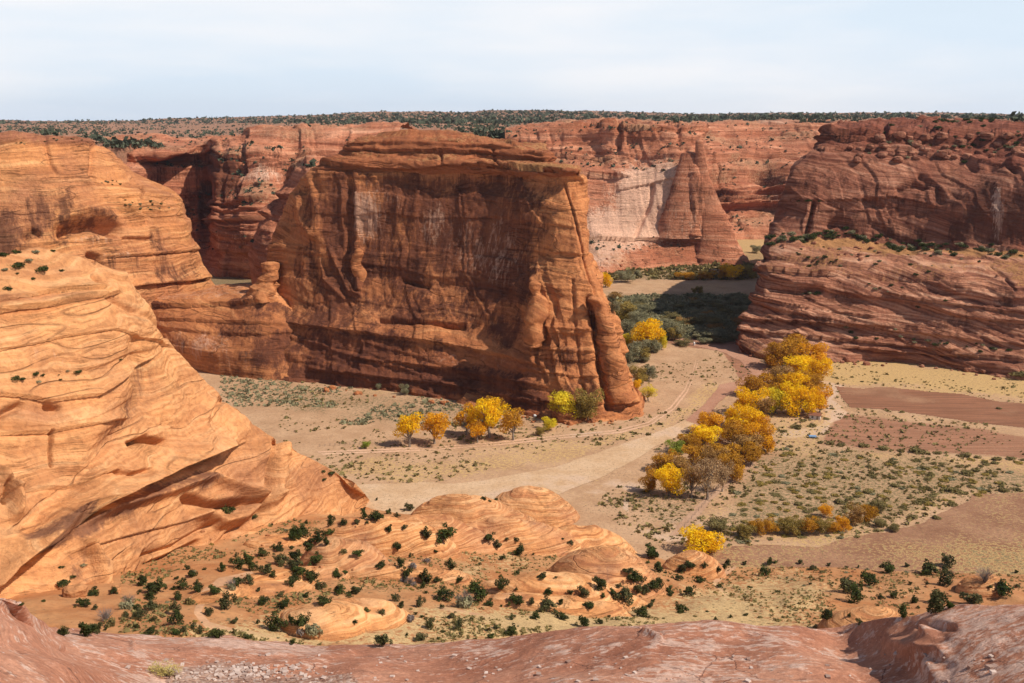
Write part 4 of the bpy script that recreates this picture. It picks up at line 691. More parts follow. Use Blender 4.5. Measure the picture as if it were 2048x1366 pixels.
# ------------------------------------------------------------------ juniper slope between the floor and the viewer
DOMES = [  # px, py of the foot centre, half width m, half depth m, height m, turn, group
    (1055, 1040, 19, 14, 13.5, 0.0, 0), (955, 1062, 27, 13, 14.0, -0.05, 0), (875, 1085, 19, 10, 9.5, 0.1, 0), (1040, 1095, 24, 9, 10.5, 0.1, 0), (1175, 1100, 15, 9, 9.5, 0.0, 0), (1212, 1160, 16, 15, 10.5, 0.3, 0), (1140, 1195, 20, 10, 6.5, 0.1, 0), (1100, 1215, 18, 6, 3.0, 0.1, 0),
    (775, 1100, 23, 10, 11.5, 0.25, 1), (690, 1135, 12, 12, 9.0, 0.0, 1), (610, 1160, 5, 14, 3.6, -0.9, 2), (500, 1190, 5, 15, 2.6, -1.0, 2), (700, 1240, 13, 8, 4.5, 0.4, 3), (650, 1262, 8, 6, 4.0, 0.2, 3), (810, 1150, 16, 6, 3.0, 0.2, 1),
    (1390, 1145, 10, 8, 8.0, 0.2, 4), (1740, 1265, 11, 9, 7.0, 0.0, 5), (1965, 1180, 8, 6, 4.5, 0.2, 6), (560, 1085, 8, 10, 2.2, -0.8, 2)]
EDX = [-400, -60, -20, 10, 60, 150, 400]; EDY = [360, 352, 336, 320, 303, 293, 285]
def slope_z(x, y):
    d = np.interp(x, EDX, EDY) - y; P = np.stack([x, y, x * 0], -1)
    z = 0.275 * np.maximum(d, -20) - 0.2; k = sst(-6, 14, d)
    z = z + k * (fbm(P, (0.03, 0.03, 1), 4, off=161) * 3.0 + fbm(P, (0.15, 0.15, 1), 3, off=165) * 0.7)
    z = z - k * sst(30, 100, x) * 0 
    return np.where(d < -6, -1.5, z)
def zpix(px, py, zf, it=40):
    """walk a pixel's ray onto the height function zf"""
    d = rays(px, py); d = d / d[1]; lo, hi_ = 60.0, 700.0; ys = np.linspace(lo, hi_, 1400); pts = np.array([0, 0, CAMZ]) + d[None] * ys[:, None]
    g = pts[:, 2] - zf(pts[:, 0], pts[:, 1]); i = np.argmax(g < 0); return pts[i]
tt = np.arange(-330, 2420, 2.0); yy = np.concatenate([np.arange(60, 140, 4.0), np.arange(140, 365, 0.7)])
TX, YY = np.meshgrid((tt - 1024) / F, yy); X = TX * (YY * ct + (CAMZ - 20) * st); Zs = slope_z(X.ravel(), YY.ravel()).reshape(X.shape)
S = np.stack([X, YY, Zs], -1); P = S.reshape(-1, 3); px, py = proj(P); wb = fbm(P, (0.06, 0.06, .06), 4, off=171) * 20
C = np.zeros((len(P), 4), np.float32); w1 = fbm(P, (0.03, 0.03, .03), 4, off=172)
C[:, 0] = np.clip(mx_(pmask(px, py, [(380, 1260), (700, 1235), (900, 1215), (1300, 1195), (1500, 1150), (1600, 1140), (1680, 1160), (1660, 1240), (1400, 1300), (300, 1330)], 46, wb * 1.8) * 0.62, pmask(px, py, [(900, 1100), (1060, 1120), (1060, 1150), (900, 1150)], 12, wb) * 0.4) + np.clip(w1 * .6, 0, .4), 0, 1)
C[:, 1] = np.clip(w1 * -0.8, 0, 0.4) + 1.3 * mx_(np.exp(-(dpoly(px, py, [(500, 1150), (440, 1165), (405, 1195), (395, 1225), (415, 1250), (460, 1262), (560, 1278), (600, 1290)])[0] / 7) ** 2), mx_(np.exp(-(dpoly(px, py, [(880, 1215), (980, 1235), (1080, 1265)])[0] / 4) ** 2) * .8, np.exp(-(dpoly(px, py, [(1470, 1130), (1430, 1165), (1455, 1190), (1440, 1215)])[0] / 5) ** 2) * .8))
C[:, 3] = np.clip(w1 * 0.5 + 0.02, 0, 0.3)
C[:, 2] = np.clip(sst(1640, 1800, px) * 0.30 - w1 * .5, 0, .4)
o = build('sand_slope', [(S, C.reshape(S.shape[:2] + (4,)))], M['slope']); tag(o, 'orange sandy slope dotted with junipers below the viewpoint', 'slope', kind='structure')
DW = []
for (a, b, rx, ry, H, rot, g) in DOMES:
    p_ = zpix(a, b, slope_z); DW.append((p_[0], p_[1], p_[2], rx, ry, H, rot, g))
def dome_h(x, y, g):
    base = slope_z(x, y); P = np.stack([x, y, x * 0], -1); n1 = fbm(P, (0.07, 0.07, 1), 3, off=181)
    h = np.full(x.shape, -5.0)
    for (cx_, cy_, cz_, rx, ry, H, rot, gg) in DW:
        if gg != g: continue
        u = (x - cx_) * math.cos(rot) + (y - cy_) * math.sin(rot); v = -(x - cx_) * math.sin(rot) + (y - cy_) * math.cos(rot)
        r2 = (u / rx) ** 2 + (v / ry) ** 2 + n1 * 0.35
        hh = H * np.clip(1 - r2, 0, 1) ** 0.72 * (0.9 + 0.25 * n1) - 5.0 * sst(0.9, 1.5, r2)
        k = 6.5; m = np.maximum(h, hh); h = m + np.maximum(k - np.abs(h - hh), 0) ** 2 / (4 * k) 
    return base + h, h
dl = {0: 'cluster of swirled sandstone domes above the wash', 1: 'long low whaleback of orange slickrock left of the swirled domes', 2: 'thin slickrock ribs beside the pale trail', 3: 'small ribbed rock hump among junipers at lower centre', 4: 'small pale dome behind the lone bright yellow tree', 5: 'bald rounded rock half hidden behind the foreground ledge on the right', 6: 'low rock hump among dark shrubs near the right edge'}
for g in range(7):
    ds = [d_ for d_ in DW if d_[7] == g]; r = max(max(d_[3], d_[4]) for d_ in ds) + 5
    x0, x1 = min(d_[0] for d_ in ds) - r, max(d_[0] for d_ in ds) + r; y0_, y1_ = min(d_[1] for d_ in ds) - r, max(d_[1] for d_ in ds) + r
    X, Y_ = np.meshgrid(np.arange(x0, x1, 0.28), np.arange(y0_, y1_, 0.28)); zz, hh = dome_h(X.ravel(), Y_.ravel(), g)
    P = np.stack([X.ravel(), Y_.ravel(), zz], -1)
    s = zz + fbm(P, 0.06, 2, off=12) * 4; kk = sst(0, 1.5, hh)
    P[:, 2] += kk * (steps(s * 1.0, 1.3, 7, 0.3) * 0.12 + fbm(P, 0.25, 3) * 0.35 + steps(s + fbm(P, .1, 2, off=3) * 3, 4.0, 8, 0.1) * 0.3)
    q = grid_faces(*X.shape); keep = (hh[q] > -3.0).all(1); q = q[keep]; used = np.unique(q); ix = np.full(len(P), -1); ix[used] = np.arange(len(used))
    A_ = np.zeros((len(used), 4), np.float32); wz = fbm(P[used], .12, 3, off=15); A_[:, 0] = np.clip(wz * .5, 0, .3); A_[:, 3] = np.clip(.05 + wz * .7, 0, .45); A_[:, 2] = np.where(hh[used] < 0.5, .5, 0)
    o = mesh_raw('sandstone_dome', P[used], ix[q], M['dome'], attrs=A_); tag(o, dl[g], 'rock', kind='structure')
# ------------------------------------------------------------------ foreground ledge
def fg_mat():
    n = NT('pink_ledge_rock'); p = n.pos; R, G, B, A = n.attr()
    pp = n.map(p, (1.0, 2.2, 2.2), rot=(0, 0, R_(-10)))
    a = n.noise(p, 0.55, 6, 0.6, 0.3); b = n.noise(pp, 1.7, 8, 0.7, 0.5); c1 = n.noise(pp, 6.5, 6, 0.7); g = n.noise(p, 28, 5, 0.75); g2 = n.noise(p, 11, 6, 0.8)
    c = n.ramp(a, [(0.3, (0.38, 0.145, 0.08)), (0.5, (0.52, 0.225, 0.13)), (0.68, (0.64, 0.32, 0.20))])
    f = n.step(n.math('ADD', b, n.math('ADD', n.math('MULTIPLY', n.math('SUBTRACT', c1, 0.5), 1.0), n.math('MULTIPLY', G, 0.25))), 0.60, 0.72)
    c = n.mix(n.math('MULTIPLY', f, 0.7), c, n.ramp(c1, [(0.35, (0.66, 0.39, 0.28)), (0.65, (0.83, 0.62, 0.50))]))
    f2 = n.step(n.math('ADD', n.noise(pp, 3.1, 7, 0.75, 0.6), n.math('MULTIPLY', n.math('SUBTRACT', g, 0.5), 0.3)), 0.40, 0.30)
    c = n.mix(n.math('MULTIPLY', f2, 0.75), c, (0.24, 0.105, 0.085))
    c = n.mix(n.math('MULTIPLY', n.step(g2, 0.60, 0.40), 0.5), c, n.mix(0.55, c, (0.16, 0.07, 0.055))); c = n.mix(n.math('MULTIPLY', n.step(g2, 0.55, 0.68), 0.5), c, (0.70, 0.43, 0.33))
    li = n.step(n.math('ADD', n.noise(p, 9.0, 4, 0.7), n.math('MULTIPLY', n.math('SUBTRACT', a, 0.5), 0.4)), 0.70, 0.74); c = n.mix(n.math('MULTIPLY', li, 0.8), c, (0.80, 0.72, 0.68))
    cr = n.voro(n.vmath('ADD', p, n.vmath('MULTIPLY', n.noise(p, 2.0, 4, .6, col=True), (.5, .5, .5))), 0.9, feat='DISTANCE_TO_EDGE'); crm = n.math('MULTIPLY', n.step(cr, 0.012, 0.002), n.step(n.noise(p, .8, 3, .6), .5, .6)); c = n.mix(n.math('MULTIPLY', crm, 0.8), c, (0.10, 0.045, 0.035))
    gv = n.voro(p, 22.0, out='Color'); gs = n.t.nodes.new('ShaderNodeSeparateColor'); n.put(gs.inputs[0], gv)
    grv = n.ramp(gs.outputs[0], [(0.0, (0.14, 0.09, 0.07)), (0.4, (0.36, 0.22, 0.16)), (0.75, (0.48, 0.33, 0.25)), (1.0, (0.70, 0.58, 0.50))])
    gm = n.math('MULTIPLY', B, n.step(n.math('ADD', B, n.math('SUBTRACT', g, 0.5)), 0.35, 0.5)); c = n.mix(gm, c, grv)
    c = n.mix(n.math('MULTIPLY', n.step(g, 0.55, 0.35), 0.3), c, n.mix(0.6, c, (0.2, 0.09, 0.07)))
    vd = n.voro(p, 22.0)
    h = n.math('ADD', n.math('MULTIPLY', b, 0.8), n.math('ADD', n.math('MULTIPLY', c1, 0.35), n.math('ADD', n.math('MULTIPLY', g, 0.09), n.math('MULTIPLY', n.math('SUBTRACT', 1.0, vd), n.math('MULTIPLY', B, 0.25)))))
    return n.done(c, bump=h, bdist=0.10, bstr=1.0)
M['ledge'] = fg_mat()
fe = [(-500, 1020, 7.5), (-250, 1080, 8.0), (0, 1199, 8.6), (50, 1232, 9.6), (115, 1268, 11.4), (300, 1277, 12.2), (480, 1284, 12.4), (640, 1297, 12.6), (800, 1291, 12.6), (1010, 1270, 12), (1250, 1247, 11.5), (1560, 1240, 11.5), (1670, 1248, 11.8), (1780, 1238, 11), (1900, 1214, 10.4), (2048, 1193, 9.8), (2300, 1150, 9.2), (2600, 1110, 9)]
f1 = [(-500, 1080, 7.1), (-250, 1140, 7.6), (0, 1240, 8.1), (70, 1268, 8.8), (140, 1292, 10.3), (310, 1305, 11.3), (480, 1312, 11.5), (640, 1320, 11.7), (800, 1316, 11.7), (1010, 1300, 11.2), (1250, 1278, 10.8), (1560, 1276, 10.8), (1690, 1292, 11.1), (1790, 1280, 10.5), (1900, 1252, 9.7), (2048, 1235, 9.1), (2300, 1195, 8.7), (2600, 1150, 8.5)]
f2 = [(-500, 1200, 6.6), (-250, 1250, 7.0), (0, 1310, 7.5), (120, 1330, 8.0), (220, 1345, 9.3), (330, 1352, 10.2), (480, 1356, 10.5), (640, 1358, 10.6), (800, 1356, 10.5), (1010, 1350, 10.2), (1250, 1336, 9.8), (1560, 1334, 9.8), (1720, 1345, 10.0), (1810, 1335, 9.7), (1910, 1315, 9.0), (2048, 1300, 8.5), (2300, 1280, 8.2), (2600, 1250, 8)]
f3 = [(x_, y_ + (110 if 200 < x_ < 1850 else 160), c_ - 1.4) for x_, y_, c_ in f2]
f4 = [(x_, y_ + 400, c_ - 1.9) for x_, y_, c_ in f3]
W0 = DR(fe); rows = [off(W0, 0, 14, -34), off(W0, 0, 6, -14), off(W0, 0, 2.2, -4.0), off(W0, 0, 0.8, -1.0), off(W0, 0, 0.3, -0.18), W0, DR(f1), DR(f2), DR(f3), DR(f4)]
def fg_fn(P, px, py, N):
    d = fbm(P, 0.35, 3, off=191) * 0.16 + fbm(P, (1.2, 1.2, 1.2), 4, off=193) * 0.07 + fbm(P, 6.0, 3, off=194) * 0.012
    d = d + steps(P[:, 2] + fbm(P, .5, 2) * 0.6, 0.22, 95, 0.2) * 0.025
    d = d + strokes(px, py, [([(1285, 1262), (1296, 1268), (1312, 1278), (1322, 1280)], 4, -0.07), ([(1288, 1254), (1305, 1260), (1325, 1270)], 4, 0.03), ([(1855, 1262), (1862, 1275), (1850, 1300), (1880, 1300)], 12, -0.10), ([(1840, 1255), (1870, 1250), (1900, 1248)], 6, 0.08), ([(1790, 1290), (1840, 1310), (1860, 1340)], 20, -0.10),
        ([(0, 1260), (120, 1300), (250, 1330), (340, 1366)], 14, 0.08), ([(260, 1290), (262, 1310)], 4, -0.04), ([(500, 1345), (620, 1330), (700, 1312)], 9, -0.06)])
    C = np.zeros((len(P), 4), np.float32); wob = fbm(P, 1.0, 3, off=9)
    C[:, 2] = 0.7 * np.clip(pmask(px, py, [(370, 1340), (430, 1325), (520, 1328), (560, 1345), (700, 1350), (760, 1400), (340, 1400)], 10, wob * 30), 0, 1)
    C[:, 1] = np.clip(0.3 + wob + blobs(px, py, [(980, 1292, 60, 10, 1), (1330, 1345, 60, 14, .9), (560, 1300, 90, 14, .8), (1850, 1340, 120, 30, .5)]), 0, 1)
    return d, C
S, C = relief(make_surface(rows, 3.0, hi=260), fg_fn)
o = build('foreground_ledge', [(S, C)], M['ledge']); tag(o, 'pinkish red foreground rock ledge blotched with pale lichen at the bottom edge', 'rock ledge', kind='structure')
# ================================================================== PLANTS
SC.view_layers[0].update(); DG = bpy.context.evaluated_depsgraph_get()
ORI = Vector((0, 0, CAMZ))
def cast(px, py):
    d = rays(px, py); hit, loc, nor, idx, ob, _ = SC.ray_cast(DG, ORI, Vector(d), distance=12000)
    return (np.array(loc), np.array(nor), ob.name if ob else '') if hit else (None, None, '')
def drop(x, y, z0=400):
    hit, loc, nor, idx, ob, _ = SC.ray_cast(DG, Vector((x, y, z0)), Vector((0, 0, -1))); return np.array(loc) if hit else None
def depth(p): return p[1] * ct - (p[2] - CAMZ) * st
def leaf_mat(name, dark, light, trans=0.25):
    n = NT(name); R, G, B, A = n.attr(); oi = n.t.nodes.new('ShaderNodeObjectInfo')
    f = n.math('ADD', n.math('MULTIPLY', R, 0.8), n.math('MULTIPLY', oi.outputs['Random'], 0.25), clamp=True)
    c = n.mix(f, dark, light)
    b = n.t.nodes.new('ShaderNodeBsdfPrincipled'); n.put(b.inputs['Base Color'], c); b.inputs['Roughness'].default_value = 0.8; b.inputs['Specular IOR Level'].default_value = 0.15
    tr = n.t.nodes.new('ShaderNodeBsdfTranslucent'); n.put(tr.inputs[0], c); ms = n.t.nodes.new('ShaderNodeMixShader'); ms.inputs[0].default_value = trans
    n.t.links.new(b.outputs[0], ms.inputs[1]); n.t.links.new(tr.outputs[0], ms.inputs[2]); n.t.links.new(ms.outputs[0], n.out.inputs[0]); return n.m
LM = {
 'jun': leaf_mat('juniper_leaves', (0.026, 0.034, 0.009), (0.085, 0.092, 0.024)), 'olive': leaf_mat('olive_brush_leaves', (0.13, 0.10, 0.035), (0.30, 0.235, 0.09)), 'sage': leaf_mat('grey_sage_leaves', (0.16, 0.145, 0.075), (0.36, 0.32, 0.18)),
 'y': leaf_mat('yellow_leaves', (0.74, 0.40, 0.008), (0.97, 0.65, 0.015), .45), 'yb': leaf_mat('bright_yellow_leaves', (0.84, 0.48, 0.008), (0.98, 0.72, 0.02), .45), 'o': leaf_mat('orange_leaves', (0.60, 0.27, 0.012), (0.88, 0.47, 0.02), .4),
 'ob': leaf_mat('russet_leaves', (0.36, 0.165, 0.015), (0.64, 0.33, 0.03), .35), 'b': leaf_mat('brown_leaves', (0.28, 0.145, 0.04), (0.48, 0.27, 0.08), .25), 'yg': leaf_mat('yellow_green_leaves', (0.56, 0.44, 0.015), (0.90, 0.72, 0.05), .4),
 'g': leaf_mat('fresh_green_leaves', (0.16, 0.20, 0.02), (0.34, 0.37, 0.05), .3), 'ol': leaf_mat('olive_brown_leaves', (0.20, 0.14, 0.03), (0.40, 0.28, 0.07), .25), 'br': leaf_mat('faded_brown_leaves', (0.28, 0.17, 0.08), (0.50, 0.32, 0.16), .2), 'dead': leaf_mat('dead_grey_twigs', (0.13, 0.10, 0.085), (0.30, 0.24, 0.21), .1),
 'jun3': leaf_mat('green_juniper_leaves', (0.03, 0.045, 0.010), (0.11, 0.13, 0.03)),
 'jun2': leaf_mat('dusty_juniper_leaves', (0.05, 0.05, 0.018), (0.14, 0.13, 0.05)),
 'thick': leaf_mat('thicket_leaves', (0.15, 0.14, 0.07), (0.36, 0.32, 0.18), .25),
 'far': leaf_mat('distant_scrub_leaves', (0.05, 0.06, 0.035), (0.11, 0.12, 0.075), .1)}
def bark_mat(name, a, b):
    n = NT(name); v = n.noise(n.map(n.pos, (3, 3, 0.6)), 1.0, 5, 0.7); return n.done(n.mix(n.step(v, .35, .65), a, b), bump=v, bdist=0.05)
M['bark'] = bark_mat('grey_brown_bark', (0.13, 0.095, 0.07), (0.34, 0.27, 0.21)); M['jbark'] = bark_mat('dark_bark', (0.08, 0.05, 0.035), (0.20, 0.14, 0.10))
def leafquads(cen, size, rs, flat=0.0, up=None):
    n = len(cen); a = rs.randn(n, 3); a /= np.linalg.norm(a, axis=1, keepdims=True)
    if up is not None: a = a * 0.9 + up; a /= np.linalg.norm(a, axis=1, keepdims=True)
    t = rs.randn(n, 3); u = np.cross(a, t); u /= np.linalg.norm(u, axis=1, keepdims=True) + 1e-9; v = np.cross(a, u)
    s = size * (0.6 + 0.8 * rs.rand(n, 1)); u *= s; v *= s * 0.75
    V = np.stack([cen - u - v * .4, cen + u * .3 - v, cen + u + v * .4, cen - u * .3 + v], 1).reshape(-1, 3)
    return V, np.arange(4 * n).reshape(-1, 4)
def lobecrown(lobes, n, size, seed, gap=0.25, shell=0.55, sc=5.0):
    rs = np.random.RandomState(seed); L_ = np.array(lobes, float); vol = (L_[:, 3] * L_[:, 4] * L_[:, 5]) ** 0.75; vol /= vol.sum()
    k = rs.choice(len(L_), int(n * 1.7), p=vol); d = rs.randn(len(k), 3); d /= np.linalg.norm(d, axis=1, keepdims=True)
    r = (shell + (1 - shell) * rs.rand(len(k)) ** 0.6) * (1 + np.clip(0.09 * rs.randn(len(k)), -.1, .1)); c = L_[k, :3] + d * r[:, None] * L_[k, 3:6]
    m = vn(c * sc + seed) > -1 + gap * 2 * rs.rand(len(k)) * 1.2; c = c[m & (c[:, 2] > 0.01)][:n]; d = d[m & True][:n] if False else (c - L_[:, :3].mean(0))
    d = d / (np.linalg.norm(d, axis=1, keepdims=True) + 1e-9)
    V, Fq = leafquads(c, size, rs, up=d * 0.8); clump = np.clip(0.5 + 0.9 * vn(c * sc * 0.8 + 9 + seed) + 0.35 * (rs.rand(len(c)) - .5), 0, 1)
    A_ = np.zeros((len(V), 4), np.float32); A_[:, 0] = np.repeat(clump, 4); return V, Fq, A_
def tube(path, rad, sides=6):
    P_ = np.array(path, float); V = []; t = np.gradient(P_, axis=0); t /= np.linalg.norm(t, axis=1, keepdims=True) + 1e-9
    for p_, d, r in zip(P_, t, rad):
        u = np.cross(d, [0.3, 1, 0.2]); u /= np.linalg.norm(u) + 1e-9; v = np.cross(d, u)
        V += [p_ + (u * math.cos(a) + v * math.sin(a)) * r for a in np.arange(sides) * 2 * math.pi / sides]
    F_ = [[i * sides + j, i * sides + (j + 1) % sides, (i + 1) * sides + (j + 1) % sides, (i + 1) * sides + j] for i in range(len(P_) - 1) for j in range(sides)]
    return np.array(V), np.array(F_)
def tubes(lst):
    V, F_, o_ = [], [], 0
    for p_, r, *s in lst:
        v, f = tube(p_, r, *s); V.append(v); F_.append(f + o_); o_ += len(v)
    return np.concatenate(V), np.concatenate(F_)
def limbs(lobes, seed, base_r=0.035, fork=0.22, twig=0):
    rs = np.random.RandomState(seed); fk = np.array([0.02 * rs.randn(), 0.02 * rs.randn(), fork]); L_ = []
    L_.append(([(0, 0, -0.03), (0.01, 0, fork * .5), fk], [base_r * 1.35, base_r * 1.0, base_r * 0.85]))
    for l in lobes:
        c = np.array(l[:3]); m_ = fk + (c - fk) * 0.5 + rs.randn(3) * 0.03; L_.append(([fk, m_, c], [base_r * .6, base_r * .38, base_r * .15], 5))
        for k in range(twig):
            e_ = c + rs.randn(3) * np.array(l[3:6]) * 0.75; L_.append(([m_, (m_ + e_) / 2 + rs.randn(3) * .02, e_], [base_r * .25, base_r * .14, base_r * .05], 3))
    return tubes(L_)
def meshof(name, V, Fq, mat, A_=None, smooth=False):
    o_ = mesh_raw(name, V, Fq, mat, smooth=smooth, attrs=A_); me = o_.data; bpy.data.objects.remove(o_); return me
rs = np.random.RandomState(5)
PRO = {}
def proto(kind, seeds, fn): PRO[kind] = [fn(s) for s in seeds]
def mk_juniper(s):
    r = np.random.RandomState(s); lob = [(0, 0, 0.42, 0.34, 0.34, 0.36)]
    for k in range(r.randint(4, 8)):
        a = r.rand() * 6.28; q = 0.14 + 0.16 * r.rand(); lob.append((math.cos(a) * q, math.sin(a) * q, 0.22 + 0.5 * r.rand(), 0.16 + .1 * r.rand(), 0.16 + .1 * r.rand(), 0.15 + .12 * r.rand()))
    if s % 3 == 0: lob.append((0.03, 0, 0.82, .17, .17, .22))
    return (meshof('crown', *lobecrown(lob, 900, 0.042, s, gap=.25)[:2], None, None), lob)
def mk(kind, s):
    r = np.random.RandomState(s)
    if kind == 'juniper':
        lob = [(0.06 * r.randn(), 0.06 * r.randn(), 0.36, 0.24 + .08 * r.rand(), 0.24, 0.30)]
        for k in range(r.randint(6, 10)):
            a = r.rand() * 6.28; q = 0.12 + 0.30 * r.rand(); lob.append((math.cos(a) * q, math.sin(a) * q, 0.14 + 0.55 * r.rand(), 0.10 + .11 * r.rand(), 0.10 + .11 * r.rand(), 0.10 + .14 * r.rand()))
        if s % 3 == 0: lob.append((0.03, 0, 0.80, .17, .17, .24))
        cr = lobecrown(lob, 1100, 0.036, s, gap=.38, shell=.35); tr = limbs(lob[:4], s, 0.03, 0.12)
    elif kind == 'cottonwood':
        lob = []
        for k in range(r.randint(9, 13)):
            a = r.rand() * 6.28; q = 0.10 + 0.27 * r.rand(); h = 0.38 + 0.48 * r.rand(); q *= 1.15 - 0.5 * max(0, h - .6) / .3; lob.append((math.cos(a) * q, math.sin(a) * q, h, 0.13 + .10 * r.rand(), 0.13 + .10 * r.rand(), 0.10 + .08 * r.rand()))
        lob.append((0, 0, .62, .27, .27, .22)); cr = lobecrown(lob, 3600, 0.019, s, gap=.34, shell=.5, sc=6); tr = limbs(lob, s, 0.034, 0.24, 1)
    elif kind == 'bare':
        lob = []
        for k in range(11):
            a = r.rand() * 6.28; q = 0.12 + 0.26 * r.rand(); lob.append((math.cos(a) * q, math.sin(a) * q, 0.40 + .42 * r.rand(), 0.16 + .08 * r.rand(), 0.16 + .08 * r.rand(), 0.13 + .06 * r.rand()))
        lob.append((0, 0, .6, .3, .3, .22)); cr = lobecrown(lob, 3000, 0.015, s, gap=.3, shell=.45, sc=7); tr = limbs(lob, s, 0.032, 0.20, 3)
    elif kind == 'broad':   # low wide tree whose crown reaches almost to the ground
        lob = []
        for k in range(r.randint(10, 14)):
            a = r.rand() * 6.28; q = 0.12 + 0.26 * r.rand(); lob.append((math.cos(a) * q, math.sin(a) * q, 0.22 + 0.6 * r.rand(), 0.14 + .10 * r.rand(), 0.14 + .10 * r.rand(), 0.12 + .10 * r.rand()))
        lob.append((0, 0, .5, .3, .3, .36)); cr = lobecrown(lob, 4600, 0.020, s, gap=.25, shell=.5, sc=6); tr = limbs(lob, s, 0.03, 0.14, 1)
    elif kind == 'bush':
        lob = [(0, 0, .16, .32, .32, .2)]
        for k in range(r.randint(6, 9)):
            a = r.rand() * 6.28; q = 0.32 * r.rand() ** .5; lob.append((math.cos(a) * q, math.sin(a) * q, 0.10 + 0.22 * r.rand(), 0.13 + .1 * r.rand(), 0.13 + .1 * r.rand(), 0.12 + .1 * r.rand()))
        cr = lobecrown(lob, 480, 0.050, s, gap=.2); tr = None
    elif kind == 'twigs':
        L_ = []
        for k in range(70):
            a = r.rand() * 6.28; q = .5 * r.rand() ** .6; h = .35 + .5 * r.rand(); e_ = (math.cos(a) * q, math.sin(a) * q, h); L_.append(([(0, 0, -.02), (e_[0] * .4, e_[1] * .4, h * .55), e_], [.012, .008, .003], 3))
            for q_ in range(4):
                g_ = np.array(e_) + r.randn(3) * .09; L_.append(([np.array(e_) * .75, g_], [.005, .002], 3))
        V, Fq = tubes(L_); A_ = np.zeros((len(V), 4), np.float32); A_[:, 0] = r.rand(len(V)); cr = (V, Fq, A_); tr = None
    return (meshof('crown', cr[0], cr[1], LM['jun'], cr[2]), meshof('trunk', tr[0], tr[1], M['bark'], smooth=True) if tr else None)
for kd, n_ in (('juniper', 7), ('cottonwood', 6), ('bare', 3), ('broad', 4), ('bush', 5), ('twigs', 2)): PRO[kd] = [mk(kd, 11 * i_ + len(kd)) for i_ in range(n_)]
REC = []        # (object, px, py, label noun phrase, width px)
cnt = [0]
def plant(name, kind, tint, px, base, wpx, hpx, noun, cat, group=None, single=False, pos=None, sink=0.03):
    """put a plant with its foot at photo pixel (px, base), wpx wide and hpx tall in the photo"""
    if pos is None: pos, nr, on = cast(px, base)
    if pos is None: return None
    k = depth(pos) / F; w_ = wpx * k; h_ = hpx * k / max(0.75, ct); cnt[0] += 1
    me, tr = PRO[kind][cnt[0] % len(PRO[kind])]; rz = random.random() * 6.28
    def link(nm, data, par, mat):
        o_ = bpy.data.objects.new(nm, data); COL.objects.link(o_); o_.parent = par; o_.material_slots[0].link = 'OBJECT'; o_.material_slots[0].material = mat; return o_
    if single or tr is None:
        root = link(name, me, None, LM[tint])
    else:
        root = bpy.data.objects.new(name, None); COL.objects.link(root); root.empty_display_size = .1
        link('crown', me, root, LM[tint]); link('trunk', tr, root, M['jbark'] if kind == 'juniper' else M['bark'])
    root.location = (pos[0], pos[1], pos[2] - sink * h_); root.rotation_euler = (0, 0, rz); root.scale = (w_, w_, h_)
    if group: root['group'] = group
    root['category'] = cat; qx, qy = proj(np.array(pos)); REC.append([root, float(qx), float(qy), noun, wpx]); return root
random.seed(3)
def zb(lst, ox, oy, s): return [(ox + a[0] * s, oy + a[1] * s, oy + a[2] * s, a[3] * s) + tuple(a[4:]) for a in lst]
def zt(lst, ox, oy, s): return [(ox + a[0] * s, oy + a[1] * s) + tuple(v * s if isinstance(v, (int, float)) else v for v in a[2:]) for a in lst]
# ---- junipers on the slope (traced from the photograph: x, foot y, width)
J6 = [(338,1115,75),(455,1118,110),(515,1100,80),(740,1020,70),(805,980,90),(790,1105,70),(825,890,110),(800,925,70),(925,1108,65),(1018,1078,40),(1060,1105,45),(1150,1125,90),(1315,1130,50),(1240,1050,50),(1200,975,100),(1130,895,80),(975,872,80),(1045,865,50),(1020,805,60),(935,815,30),(1255,840,60),(1315,840,80),(1370,880,30),(1485,910,50),(1385,955,50),(1550,830,55),(1590,790,90),(1175,775,50),(1260,755,90),(1310,735,70),(1400,695,70),(1450,660,40),(1480,740,90),(1410,785,80),(1565,715,80),(1560,610,80),(1640,660,80),(1660,740,90),(1725,635,50),(1745,580,50),(1815,530,45),(1890,525,40),(1925,495,45),(1925,455,40),(1895,690,70),(1780,800,50),(1828,785,40),(1690,870,70),(1650,830,80),(1800,895,80),(1880,895,80),(1945,990,40),(1460,1090,110),(1595,1060,100),(1545,1160,35),(1500,970,80),(1880,1050,35)]
J7 = [(420,275,20),(420,350,25),(530,368,35),(445,370,35),(485,350,35),(595,330,60),(570,430,38),(490,445,45),(780,500,125),(688,485,65),(535,545,65),(437,640,65),(545,640,60),(603,588,30),(740,560,28),(1028,498,75),(1075,535,60),(1128,490,30),(1183,500,32),(1195,575,75),(1480,515,40),(1435,490,20),(1102,600,42),(820,655,65),(1185,680,40),(1318,700,60),(1398,700,22),(980,630,25),(1915,585,110),(1895,620,30),(1955,665,80),(1835,720,110),(1795,670,70),(1740,755,38),(1775,830,130),(1705,790,50),(1560,805,80),(1655,805,35),(1345,860,110),(1350,790,60),(1180,845,90),(1265,840,40),(1425,845,45),(1480,790,40),(1100,760,80),(1180,765,25),(780,820,120),(950,780,80),(965,830,120),(1035,850,70),(865,725,45),(685,730,80),(750,720,60),(525,825,60),(690,785,25),(655,855,60),(555,865,50),(703,975,65),(868,978,65),(1150,1005,90),(650,1040,32),(450,1070,100),(585,1015,20),(1045,1030,50),(755,1038,20),(1405,915,25),(1555,920,20),(1690,910,20),(1910,860,50),(1885,780,65)]
